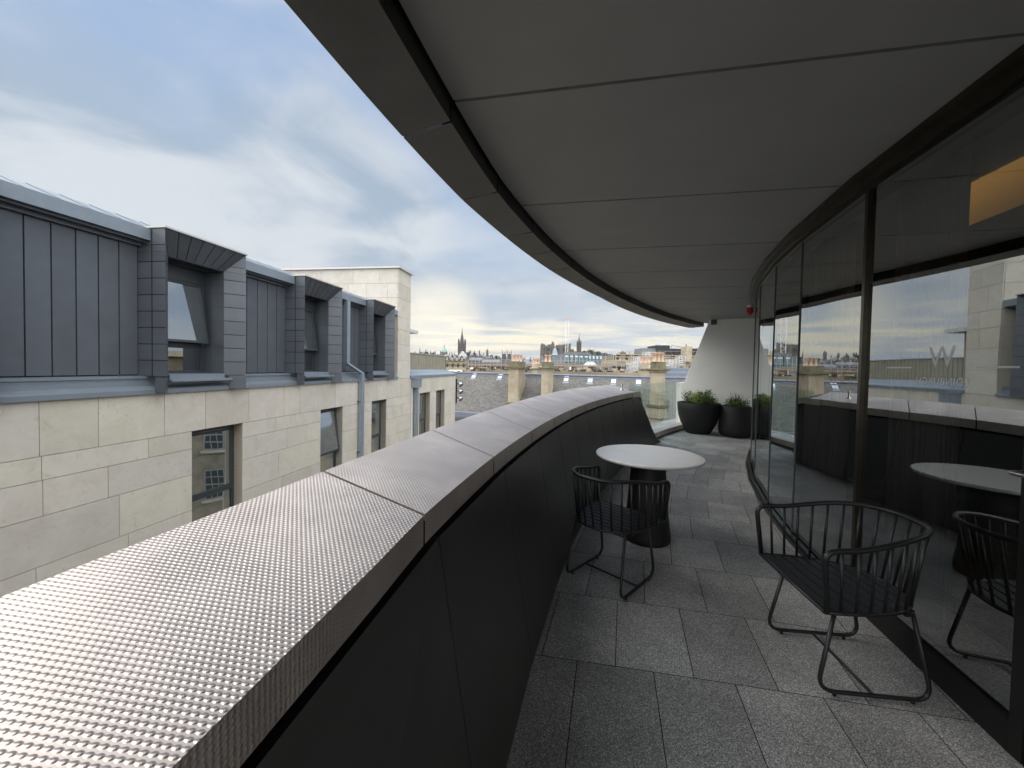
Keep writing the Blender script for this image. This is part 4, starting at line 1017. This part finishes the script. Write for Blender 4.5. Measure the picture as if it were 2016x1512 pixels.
# ------------------------------------------------------------------ city
GZ = -17.
b = MB(); b.face([(-3600, -3600, GZ), (3600, -3600, GZ), (3600, 3600, GZ), (-3600, 3600, GZ)], 'town_ground'); b.build('ground', kind='structure')
b = MB(); q = [bl(-30, .1, 0), bl(60, .1, 0), bl(60, 8.2, 0), bl(-30, 8.2, 0)]; b.face([(v.x, v.y, GZ+.004) for v in q], 'asphalt'); b.build('road', kind='structure')
def gable(b, c, w_, d_, z0, ze, zr, rz, wm, rm_, along=True):
    cs, sn = math.cos(rz), math.sin(rz); tf = lambda x, y, z_: (c[0]+x*cs-y*sn, c[1]+x*sn+y*cs, z_); x, y = w_/2, d_/2
    if wm: b.mesh([tf(*p) for p in [(-x, -y, z0), (x, -y, z0), (x, y, z0), (-x, y, z0), (-x, -y, ze), (x, -y, ze), (x, y, ze), (-x, y, ze)]], [(0, 1, 5, 4), (1, 2, 6, 5), (2, 3, 7, 6), (3, 0, 4, 7)], wm)
    if rm_:
        if along: b.mesh([tf(*p) for p in [(-x, -y, ze), (x, -y, ze), (x, y, ze), (-x, y, ze), (-x, 0, zr), (x, 0, zr)]], [(0, 1, 5, 4), (2, 3, 4, 5), (0, 4, 3), (1, 2, 5)], rm_)
        else: b.mesh([tf(*p) for p in [(-x, -y, ze), (x, -y, ze), (x, y, ze), (-x, y, ze), (0, -y, zr), (0, y, zr)]], [(0, 4, 5, 3), (1, 2, 5, 4), (0, 1, 4), (2, 3, 5)], rm_)
def tenement(px0, px1, yt, Y, label, group=None, wm='tenement_stone', rm_='lead', along=True, roofpx=4, turret=False, nch=2):
    c = at((px0+px1)/2, yt, Y); w_ = (px1-px0)/FP*Y; ze = at((px0+px1)/2, yt+roofpx, Y).z; zr = c.z; rz = rnd.uniform(-.12, .12); d_ = max(10, w_*.5)
    t_ = thing('stone_house', label, 'building', (c.x, c.y, GZ), group)
    b = MB(); gable(b, (c.x, c.y), w_, d_, GZ, ze, zr, rz, wm, None); b.build('wall', t_)
    b = MB(); gable(b, (c.x, c.y), w_, d_, GZ, ze, zr, rz, None, rm_, along); b.build('roof', t_)
    for i in range(nch):
        o = lerp(-w_*.45, w_*.45, i/max(1, nch-1)) if nch > 1 else 0; b = MB(); h = (c.z-ze)*rnd.uniform(.5, 1.1)+.4
        b.box((c.x+o, c.y, zr+h/2-.6), (max(1., w_*.08), 1.6, h+1.2), wm); 
        for k in (-1, 0, 1): b.box((c.x+o+k*w_*.02, c.y, zr+h+.45), (w_*.014+.1, .4, .9), 'terracotta')
        b.build('chimney', t_)
    if turret:
        b = MB(); x = c.x + w_*.3; r = w_*.12; b.lathe([(r, GZ), (r, zr), (r*1.15, zr), (.05, zr+r*3.2)], wm, (x, c.y-d_/2, 0), 10, smooth=False); b.build('turret', t_)
    return t_
r5 = random.Random(12)
rowY = [(812, 697), (835, 693), (858, 696), (884, 698), (902, 697), (925, 694), (950, 697), (975, 703), (1000, 708), (1064, 707)]
px = 806.; i = 0
while px < 1066:
    w_ = r5.uniform(8, 14); y = tab(px+w_/2, rowY)+r5.uniform(-1.5, 2.5); Y = r5.uniform(560, 720)
    tenement(px, px+w_, y, Y, 'far dark stone tenement with steep slate roof in the old town skyline', 'tenements along the old town skyline', 'tenement_stone', 'lead', r5.random() < .5, r5.uniform(3, 6), r5.random() < .25, r5.choice((1, 2, 2)))
    px += w_*r5.uniform(.85, 1.02); i += 1
# nearer roofs below the skyline
mid = [(806, 842, 703, 330, 'ridge house behind the ribbed screen at the far left'), (925, 950, 704, 330, 'gabled stone house right of the tall spire'), (950, 985, 708, 300, 'long stone house with a row of windows left of the twin towers'), (1006, 1030, 708, 320, 'pale stone house just right of the left chimney stack'), (1028, 1062, 712, 260, 'low stone house between the two chimney stacks'), (1128, 1180, 716, 190, 'low house in front of the glass-fronted block'), (1216, 1262, 699, 330, 'distant pale stone house beyond the scaffold')]
for a, c, y, Y, l in mid: tenement(a, c, y, Y, l, None, 'classical_stone' if 'pale' in l else 'tenement_stone', 'lead', True, 5, False, 3)
# ornate building with dormer gables
ot = thing('ornate_building', 'ornate sandstone building with gabled dormers left of the spire tower', 'building', tuple(at(892, 735, 200)))
p0, p1 = at(878, 706, 200), at(916, 706, 200); b = MB(); b.rng((p0.x, 200, GZ), (p1.x, 212, p0.z), 'classical_stone'); b.build('wall', ot)
b = MB(); gable(b, ((p0.x+p1.x)/2, 206), p1.x-p0.x, 12, 0, p0.z, at(890, 700.5, 200).z, 0, None, 'lead'); b.build('roof', ot)
for px in (882, 891, 900, 909):
    b = MB(); c = at(px, 703, 199.5); gable(b, (c.x, c.y), 1.5, 1.2, p0.z-1, c.z-.2, at(px, 700, 199.5).z, 0, 'classical_stone', 'dark_stone', False); b.build('dormer', ot)
for k in (711, 719): 
    b = MB(); z_ = at(890, k, 200).z; b.rng((p0.x-.2, 199.6, z_), (p1.x+.2, 199.99, z_+.35), 'dark_stone'); b.build('cornice', ot)
# the tall spire and its tower
def spire(name, label, px, ytip, ybase, wpx, ytower, ydown, Y, stone='dark_stone', pin=True, cat='church', lowstone=None, group=None):
    c = at(px, ybase, Y); zt = at(px, ytip, Y).z; zb = c.z; ztw = at(px, ytower, Y).z; r = wpx/FP*Y/2
    t_ = thing(name, label, cat, (c.x, c.y, GZ), group)
    b = MB(); b.lathe([(r*.62, zb), (r*.46, lerp(zb, zt, .28)), (r*.15, lerp(zb, zt, .62)), (.08, zt)], stone, (c.x, c.y, 0), 8, smooth=False); b.build('spire', t_)
    b = MB(); b.box((c.x, c.y, (zb+ztw)/2), (r*1.7, r*1.7, zb-ztw), stone); b.build('belfry', t_)
    if pin:
        for sx in (-1, 1):
            for sy in (-1, 1):
                b = MB(); b.lathe([(r*.16, ztw), (r*.16, lerp(zb, zt, .08)), (r*.22, lerp(zb, zt, .08)), (.04, lerp(zb, zt, .30))], stone, (c.x+sx*r*.95, c.y+sy*r*.95, 0), 6, smooth=False); b.build('pinnacle', t_)
    b = MB(); b.box((c.x, c.y, (ztw+GZ)/2), (r*2.1, r*2.1, ztw-GZ), lowstone or stone); b.build('tower', t_)
    return t_
spire('spired_church', 'tall dark gothic church spire with corner pinnacles, the highest on the left skyline', 909.5, 643, 676, 13, 692, 735, 620)
cg = thing('gabled_chapel', 'pale stone gabled gatehouse in front of the tall spire', 'building', tuple(at(911, 735, 240)))
c = at(911, 703, 240); b = MB(); gable(b, (c.x, c.y), 4.6, 8, GZ, c.z, at(911, 692, 240).z, 0, 'tenement_stone', None); b.build('wall', cg); b = MB(); gable(b, (c.x, c.y), 5.0, 8.4, GZ, c.z, at(911, 691.5, 240).z, 0, None, 'concrete_cap', False); b.build('roof', cg)
spire('thin_spire_church', 'thin small grey spire on the skyline right of the tall spire', 944.5, 688, 695, 2.5, 698, 735, 640, pin=False)
spire('turret_house', 'small pale observatory turret with a pointed cap on the ridge', 959.5, 686, 690, 5, 699, 735, 640, 'castle_stone', False)
tw2 = thing('twin_towers', 'pair of dark square gothic towers with tall pinnacles behind the left chimney stack', 'towers', tuple(at(998, 735, 520)))
for px in (992.5, 1003):
    c = at(px, 697, 520); r = 4.4/FP*520; b = MB(); b.box((c.x, c.y, (c.z+GZ)/2), (2*r*.95, 2*r*.9, c.z-GZ), 'dark_stone')
    for sx in (-1, 0, 1):
        for sy in (-1, 1): b.lathe([(r*.13, c.z-1), (r*.13, c.z+2.4), (.05, c.z+(6 if sx else 3.6))], 'dark_stone', (c.x+sx*r*.85, c.y+sy*r*.8, 0), 5, smooth=False)
    b.build('tower', tw2)
# green dome
dm = thing('domed_building', 'stone building with a green copper dome and lantern on the left skyline', 'building', tuple(at(874.5, 735, 650)))
c = at(874.5, 693.5, 650); k = 650/FP
b = MB(); b.lathe([(5.9*k, 0), (5.6*k, 2.0*k), (4.4*k, 4.6*k), (2.6*k, 6.6*k), (1.3*k, 7.6*k)], 'copper_green', (c.x, c.y, c.z), 20); b.build('dome', dm)
b = MB(); b.lathe([(1.2*k, 7.6*k), (1.2*k, 11*k), (1.5*k, 11*k), (.5*k, 14*k), (.2*k, 15*k), (.12*k, 19*k)], 'copper_green', (c.x, c.y, c.z), 8, smooth=False); b.build('lantern', dm)
b = MB(); b.lathe([(6.6*k, GZ-c.z), (6.6*k, -.3*k), (6.9*k, -.3*k), (6.9*k, 0)], 'tenement_stone', (c.x, c.y, c.z), 16, smooth=False); b.rng((c.x-10*k, c.y-4, GZ), (c.x+10*k, c.y+14, c.z-5*k), 'tenement_stone'); b.build('drum', dm)
# castle block with turrets
ca = thing('castle', 'massive grey castle-like block with battlements and corner turrets on the central skyline', 'castle', tuple(at(1095, 735, 640)))
def cas(px0, px1, yt, Y, name, step=3.2, merl=True, mn='castle_stone'):
    a, c = at(px0, yt, Y), at(px1, yt, Y); b = MB(); b.rng((a.x, Y, GZ), (c.x, Y+18, a.z), mn); k = Y/FP
    x = a.x
    while merl and x < c.x-.4*k: b.rng((x, Y, a.z), (x+.9*k, Y+1.5, a.z+1.5*k), mn); x += 2.*k
    return b.build(name, ca)
cas(1065.5, 1072.5, 678.5, 636, 'corner_tower'); cas(1072.5, 1080, 681, 640, 'battlement_wall'); cas(1080, 1086, 679, 638, 'battlement_wall'); cas(1086, 1092, 677, 640, 'battlement_wall')
cas(1092, 1100, 680, 642, 'battlement_wall'); cas(1100, 1112, 679.5, 640, 'battlement_wall'); cas(1112, 1124, 677.5, 636, 'corner_tower')
cas(1124, 1130, 688, 640, 'battlement_wall')
for px, y in ((1067.5, 676), (1088, 672.5), (1122, 676.5)):
    b = MB(); c = at(px, y+3, 637); b.lathe([(1.5, c.z-14), (1.5, c.z+1.2), (1.8, c.z+1.2), (1.8, c.z+2.2)], 'castle_stone', (c.x, c.y-1, 0), 8, smooth=False); b.build('turret', ca)
# castle rock and hill with trees behind, modelled as low ridges
def ridge(pts, Y, dep, mn, name, seed=1, jit=.6):
    """a hill: crest line sampled, sloping down in front and behind"""
    r2 = random.Random(seed); b = MB(); C0 = []
    for (a, ya), (c, yc) in zip(pts, pts[1:]):
        n = max(2, int((c-a)/4))
        for i in range(n): f = i/n; C0.append(at(lerp(a, c, f), lerp(ya, yc, f)+r2.uniform(-jit, jit), Y))
    C0.append(at(*pts[-1], Y)); rows = []
    for f, h in ((-1, 0), (-.6, .35), (-.3, .75), (0, 1), (.4, .7), (1, 0)):
        rows.append([Vector((p.x*(1+f*dep/Y), p.y+f*dep, lerp(GZ-.5, p.z, h))) for p in C0])
    for ra, rb in zip(rows, rows[1:]):
        for i in range(len(C0)-1): b.face([ra[i], ra[i+1], rb[i+1], rb[i]], mn, smooth=True)
    o = b.build(name); o['kind'] = 'structure'; return o
ridge([(1095, 699), (1130, 692), (1165, 691), (1180, 694), (1205, 698), (1235, 706), (1270, 716)], 760, 90, 'foliage_dark', 'castle_hill', 3)
ridge([(770, 702), (860, 700), (960, 701), (1010, 708), (1070, 712), (1100, 716)], 780, 120, 'foliage_dark', 'old_town_hill', 5)
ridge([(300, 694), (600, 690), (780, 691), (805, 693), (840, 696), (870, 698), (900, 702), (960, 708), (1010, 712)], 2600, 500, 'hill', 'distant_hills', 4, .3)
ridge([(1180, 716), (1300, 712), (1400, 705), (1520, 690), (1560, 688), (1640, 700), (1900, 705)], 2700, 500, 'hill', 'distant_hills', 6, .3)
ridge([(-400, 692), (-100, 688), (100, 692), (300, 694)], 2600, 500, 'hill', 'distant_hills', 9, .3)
def tree(px, yt, Y, hpx, wpx, label, seed):
    r2 = random.Random(seed); p = at(px, yt, Y); k = Y/FP; h = hpx*k; w_ = wpx*k/2
    t_ = thing('tree', label, 'tree', (p.x, p.y, p.z-h), 'trees on the skyline')
    b = MB(); b.tube([(p.x, p.y, p.z-h), (p.x, p.y, p.z-h*.4)], [w_*.12, w_*.06], 'bark', 6); b.build('trunk', t_)
    b = MB()
    for j in range(9):
        a = r2.uniform(0, 2*PI); cc = Vector((p.x+math.cos(a)*w_*.6*r2.random(), p.y+math.sin(a)*w_*.6*r2.random(), p.z-h*r2.uniform(.15, .7))); rr = w_*r2.uniform(.35, .6)
        leafcloud(b, 60, lambda: (cc+Vector((r2.gauss(0, rr*.5), r2.gauss(0, rr*.5), r2.gauss(0, rr*.45))), Vector((0, 0, 0))), w_*.28, w_*.1, 'foliage_dark', r2)
    b.build('crown', t_); return t_
for i, (px, y, Y, h, w_) in enumerate([(816, 694.5, 500, 10, 12), (829, 692, 520, 12, 10), (840, 692, 500, 12, 13), (852, 694, 520, 10, 9), (921, 692.5, 540, 12, 9), (936, 694, 560, 10, 8), (968, 697, 540, 12, 9), (978, 699, 530, 12, 9), (1150, 690, 560, 10, 12), (1163, 689, 570, 12, 14), (1178, 692, 560, 10, 12), (1192, 695, 560, 10, 12)]):
    tree(px, y, Y, h, w_, 'dark broad tree among the roofs of the far skyline', 40+i)
# gothic monument
spire('gothic_monument', 'dark pointed gothic monument right of the lattice fair tower', 1140, 655, 676, 7.5, 686, 735, 420, cat='monument')
b = MB()
# fairground lattice tower
rt = thing('ride_tower', 'tall pale lattice fairground tower rising above the castle block', 'tower', tuple(at(1114.5, 735, 330)))
c = at(1114.5, 735, 330); zt = at(1114.5, 627, 330).z; hw_ = 1.05
b = MB()
for sx in (-1, 1):
    for sy in (-1, 1): b.tube([(c.x+sx*hw_, c.y+sy*hw_, GZ), (c.x+sx*hw_, c.y+sy*hw_, zt)], .11, 'scaffold_white', 5)
b.build('legs', rt); b = MB(); z_ = GZ; s_ = 1
while z_ < zt-2.2:
    for sy in (-1, 1): b.tube([(c.x-s_*hw_, c.y+sy*hw_, z_), (c.x+s_*hw_, c.y+sy*hw_, z_+2.2)], .07, 'scaffold_white', 4)
    for sx in (-1, 1): b.tube([(c.x+sx*hw_, c.y-hw_, z_), (c.x+sx*hw_, c.y+hw_, z_+2.2)], .05, 'scaffold_white', 4)
    z_ += 2.2; s_ = -s_
b.build('lattice', rt); b = MB(); b.rng((c.x-hw_*1.2, c.y-hw_, zt-1.2), (c.x+hw_*1.2, c.y+hw_, zt+.5), 'terracotta'); b.build('head', rt)
# conical blue turret
tu = thing('cone_turret', 'octagonal turret with a pale blue cone roof and gilt figure', 'turret', tuple(at(1092.5, 735, 200)))
c = at(1092.5, 699, 200); k = 200/FP
b = MB(); b.lathe([(6.8*k, 0), (5.4*k, 2*k), (3.6*k, 9*k), (1.4*k, 14*k), (1.0*k, 14.5*k)], 'blue_lead', tuple(c), 8, smooth=False); b.build('roof', tu)
b = MB(); b.lathe([(6*k, GZ-c.z), (6*k, -15*k), (5.6*k, -14*k), (5.6*k, 0)], 'grey_clad', tuple(c), 8, smooth=False); b.build('body', tu)
for j in range(8):
    a = PI/8+j*PI/4; b = MB(); b.box((c.x+5.3*k*math.cos(a), c.y+5.3*k*math.sin(a), c.z-6*k), (.12, 2.4*k, 6*k), 'teal_glass', a); b.build('window', tu)
b = MB(); b.lathe([(.6*k, 14.5*k), (1.0*k, 16*k), (1.6*k, 18*k), (.9*k, 20*k), (.4*k, 20.5*k), (.7*k, 21.8*k), (.1, 22.6*k)], 'gold', tuple(c), 8); b.tube([c+Vector((0, 0, 18*k)), c+Vector((-2.5*k, 0, 20*k))], .3*k, 'gold', 5); b.build('gilt_figure', tu)
# glazed block
gb = thing('glazed_block', 'long modern grey block with teal glass bays and a row of bright windows', 'building', tuple(at(1160, 735, 150)))
Y = 150; k = Y/FP; p0, p1, pm = at(1103, 697, Y), at(1216, 699, Y+8), at(1166, 697, Y)
b = MB(); b.hexa([(p0.x, Y, GZ), (p1.x, Y+8, GZ), (p1.x, Y+20, GZ), (p0.x, Y+14, GZ), (p0.x, Y, p0.z), (p1.x, Y+8, p0.z-.2), (p1.x, Y+20, p0.z-.2), (p0.x, Y+14, p0.z)], 'grey_clad')
pa = at(1118, 692.5, Y); b.hexa([(pa.x, Y+1, p0.z), (pm.x, Y+4, p0.z), (pm.x, Y+14, p0.z), (pa.x, Y+12, p0.z), (pa.x, Y+1, pa.z), (pm.x, Y+4, pa.z), (pm.x, Y+14, pa.z), (pa.x, Y+12, pa.z)], 'grey_clad'); b.build('wall', gb)
fy = lambda x: Y+8*(x-p0.x)/(p1.x-p0.x)
for j in range(5):
    a = at(1112+j*10.3, 697, Y); b = MB(); w_ = 7.6*k
    for q in range(3): b.rng((a.x+q*w_/3+.08, fy(a.x)-.25, p0.z-3.1), (a.x+(q+1)*w_/3-.06, fy(a.x)-.15, p0.z-.4), 'teal_glass')
    b.rng((a.x-.05, fy(a.x)-.14, p0.z-3.2), (a.x+w_+.05, fy(a.x)+.3, p0.z-.3), 'dark_clad'); b.rng((a.x+.1, fy(a.x)-.27, p0.z-1.0), (a.x+w_-.1, fy(a.x)-.255, p0.z-.5), 'pale_glass'); b.build('glass_bay', gb)
for j in range(7):
    a = at(1163.5+j*7.9, 698, Y); b = MB(); b.rng((a.x, fy(a.x)-.22, p0.z-1.5), (a.x+.75, fy(a.x)-.1, p0.z-.4), 'pale_glass'); b.rng((a.x, fy(a.x)-.2, p0.z-2.7), (a.x+.75, fy(a.x)-.08, p0.z-1.55), 'teal_glass'); b.build('window', gb)
# classical building with dark roof boxes at the right
cb = thing('sandstone_department_store', 'broad sandstone classical building with a dark box on its roof', 'building', tuple(at(1300, 735, 120)))
Y = 120; p0, p1 = at(1215, 698, Y), at(1420, 700, Y); b = MB(); b.rng((p0.x, Y, GZ), (p1.x, Y+20, p0.z), 'classical_stone'); b.build('wall', cb)
b = MB()
for y_, d_ in ((698, .5), (703, .35), (712, .35)): z_ = at(1280, y_, Y).z; b.rng((p0.x-.3, Y-d_, z_-.25), (p1.x, Y-.01, z_), 'sandstone')
b.build('cornice', cb)
b = MB(); x = p0.x+.6
while x < p1.x: b.rng((x, Y-.25, at(1280, 711, Y).z), (x+.35, Y-.011, at(1280, 703.5, Y).z), 'sandstone'); x += 2.8
b.build('pilasters', cb)
def rbox(px0, px1, yt, yb, Y_, dd, mn, name):
    a, c = at(px0, yt, Y_), at(px1, yt, Y_); zb = at(px0, yb, Y_).z; b = MB(); b.rng((a.x, Y_, zb), (c.x, Y_+dd, a.z), mn); return b.build(name, cb)
rbox(1264, 1294, 685.5, 698, 124, 8, 'grey_clad', 'plant_room'); rbox(1294, 1319, 679.5, 699, 123, 9, 'dark_clad', 'dark_roof_box'); rbox(1319, 1352, 686.5, 697, 125, 8, 'dark_clad', 'low_roof_box')
rbox(1299, 1316, 675.5, 679.5, 126, 4, 'pale_glass', 'rooflight'); rbox(1352, 1363, 682, 712, 118, 4, 'sandstone', 'stone_stack'); rbox(1363, 1400, 686, 699, 126, 6, 'dark_clad', 'far_roof_box')
b = MB(); a = at(1322, 680, 124); c = at(1352, 685, 124)
b.tube([a, c], .12, 'scaffold_steel', 5); b.tube([at(1322, 680, 128), at(1322, 686, 128)], .1, 'scaffold_steel', 5); b.tube([at(1351, 678, 124), at(1351, 688, 124)], .15, 'dark_clad', 5); b.build('roof_frame', cb)
b = MB()
for px in range(1222, 1400, 11): q = at(px, 697, Y-.6); b.tube([q, q+Vector((0, 0, 1.0))], .04, 'scaffold_steel', 4)
q0, q1 = at(1222, 691, Y-.6), at(1395, 692, Y-.6); b.tube([q0, q1], .05, 'scaffold_steel', 4); b.build('roof_railing', cb)
spire('rooftop_pavilion', 'small distant palace roof with chimneys above the sandstone cornice', 1226, 690, 694, 9, 699, 735, 420, 'castle_stone', True, 'building')
# glass dome rooflight
b = MB(); c = at(1162, 719, 95); k = 95/FP; b.lathe([(13*k, 0), (11*k, 3*k), (7*k, 6*k), (1, 7.4*k)], 'pale_glass', tuple(c), 14, smooth=False)
for j in range(7):
    a = j*PI/7; b.tube([c+Vector((13*k*math.cos(a), 13*k*math.sin(a), 0)), c+Vector((7*k*math.cos(a), 7*k*math.sin(a), 6*k)), c+Vector((0, 0, 7.4*k)), c+Vector((-7*k*math.cos(a), -7*k*math.sin(a), 6*k)), c+Vector((-13*k*math.cos(a), -13*k*math.sin(a), 0))], .06, 'copper_green', 4)
b.lathe([(13.5*k, GZ-c.z), (13.5*k, 0)], 'classical_stone', tuple(c), 14, smooth=False)
tag(b.build('glass_dome'), 'pale greenish glazed dome rooflight among the scaffolding', 'rooflight')
# flat-roof building under the scaffold
bs = thing('scaffolded_building', 'flat-roofed stone building wrapped in scaffolding behind the slate ridge', 'building', tuple(at(1100, 735, 84)))
p0, p1 = at(918, 727, 84), at(1350, 727, 84); b = MB(); b.rng((p0.x, 84, GZ), (p1.x, 100, at(1100, 728, 84).z), 'classical_stone'); b.build('wall', bs)
b = MB(); r6 = random.Random(4)
for j in range(46):
    px = r6.uniform(925, 1335); Yb = r6.uniform(84.5, 97); q = at(px, r6.uniform(718, 727), Yb); w_ = r6.uniform(.6, 2.6); zb = at(1100, 728, 84).z-.1
    b.box((q.x, q.y, (q.z+zb)/2), (w_, r6.uniform(.6, 2), max(.2, q.z-zb)), r6.choice(['netting', 'classical_stone', 'sandstone', 'grey_paint', 'white_paint', 'lead', 'dark_stone', 'sandstone']), r6.uniform(-.4, .4))
b.build('rooftop_clutter', bs)
# white rooflights / vans by the wing
for i, px in enumerate((888, 902)):
    b = MB(); q = at(px, 730, 70); b.hexa([q+Vector((-.65, 0, -.6)), q+Vector((.65, 0, -.6)), q+Vector((.65, 1.4, -.6)), q+Vector((-.65, 1.4, -.6)), q+Vector((-.45, .2, .15)), q+Vector((.6, .2, .15)), q+Vector((.6, 1.3, .15)), q+Vector((-.45, 1.3, .15))], 'white_paint')
    b.rng((q.x-.25, q.y+.0, q.z-.42), (q.x+.42, q.y+.05, q.z-.02), 'grey_paint'); tag(b.build('white_roof_housing'), ('left' if i == 0 else 'right')+' one of two white rooftop housings with a dark opening beside the low wing', 'roof housing')
# scaffolding
sf = thing('scaffolding', 'steel scaffolding with timber decks along the roofs behind the slate ridge', 'scaffolding', tuple(at(1100, 735, 78)))
r7 = random.Random(9)
for j in range(58):
    px = 922+j*7.3; Yp = 78+(j % 3)*3.2; z0 = at(px, 733, Yp).z-2; q = at(px, r7.choice([697, 701, 705, 709, 706, 712]), Yp); b = MB(); b.tube([(q.x, q.y, z0), (q.x, q.y, q.z)], .042, 'scaffold_steel', 4); b.build('pole', sf)
for y_, Yp, mn, rr in ((709.5, 78, 'scaffold_steel', .04), (712.5, 81.2, 'scaffold_steel', .04), (716, 78, 'scaffold_steel', .05), (721, 84.4, 'scaffold_steel', .05)):
    b = MB(); b.tube([at(922, y_-2, Yp), at(1338, y_+3, Yp)], rr, mn, 4); b.build('ledger', sf)
for y_, Yp in ((718, 78), (719.5, 81)):
    b = MB(); a, c = at(922, y_, Yp), at(1230, y_+3, Yp)
    b.hexa([a, c, c+Vector((0, 1.3, 0)), a+Vector((0, 1.3, 0)), a+Vector((0, 0, .16)), c+Vector((0, 0, .16)), c+Vector((0, 1.3, .16)), a+Vector((0, 1.3, .16))], 'scaffold_board'); b.build('deck', sf)
b = MB()
for j in range(60):
    px = r7.uniform(925, 1230); q = at(px, r7.uniform(723, 731), r7.uniform(78, 83)); b.box(tuple(q), (r7.uniform(.2, .9), .3, r7.uniform(.15, .6)), r7.choice(['netting', 'scaffold_board', 'grey_paint', 'white_paint', 'dark_stone']), r7.uniform(-.3, .3))
b.build('stacked_materials', sf)
def lattice(px0, px1, y0, y1, Y_, label):
    t_ = thing('lattice_tower', label, 'scaffold tower', tuple(at((px0+px1)/2, y1, Y_)), 'white lattice scaffold towers')
    a, c = at(px0, y0, Y_), at(px1, y0, Y_); zb = at(px0, y1, Y_).z; b = MB()
    for x in (a.x, (a.x+c.x)/2, c.x):
        for dy_ in (0, 1.5): b.tube([(x, Y_+dy_, zb), (x, Y_+dy_, a.z)], .028, 'scaffold_white', 4)
    z_ = zb; s_ = 1; st_ = (a.z-zb)/5
    for _ in range(5):
        for dy_ in (0, 1.5):
            b.tube([(a.x, Y_+dy_, z_ if s_ > 0 else z_+st_), (c.x, Y_+dy_, z_+st_ if s_ > 0 else z_)], .024, 'scaffold_white', 4); b.tube([(a.x, Y_+dy_, z_+st_), (c.x, Y_+dy_, z_+st_)], .024, 'scaffold_white', 4)
        b.tube([(a.x, Y_+dy_, z_+st_*.5 ), (c.x, Y_, z_)], .02, 'scaffold_white', 4); z_ += st_; s_ = -s_
    b.build('lattice', t_)
lattice(1270, 1286, 693, 716, 72, 'tallest white lattice scaffold tower above the pale chimney'); lattice(1238, 1256, 712, 734, 70, 'low white lattice scaffold at the right end of the timber deck')
lattice(1338, 1350, 701, 722, 66, 'white lattice scaffold tower beside the leaning white wall'); lattice(1252, 1268, 702, 724, 74, 'white lattice scaffold tower just left of the tallest one')
lattice(1318, 1332, 708, 726, 64, 'low white lattice scaffold right of the broad chimney')

# ------------------------------------------------------------------ haze over the whole scene
b = MB(); b.rng((-3650, -3650, GZ-1), (3650, 3650, 260), 'haze')
o = b.build('haze'); o['kind'] = 'stuff'
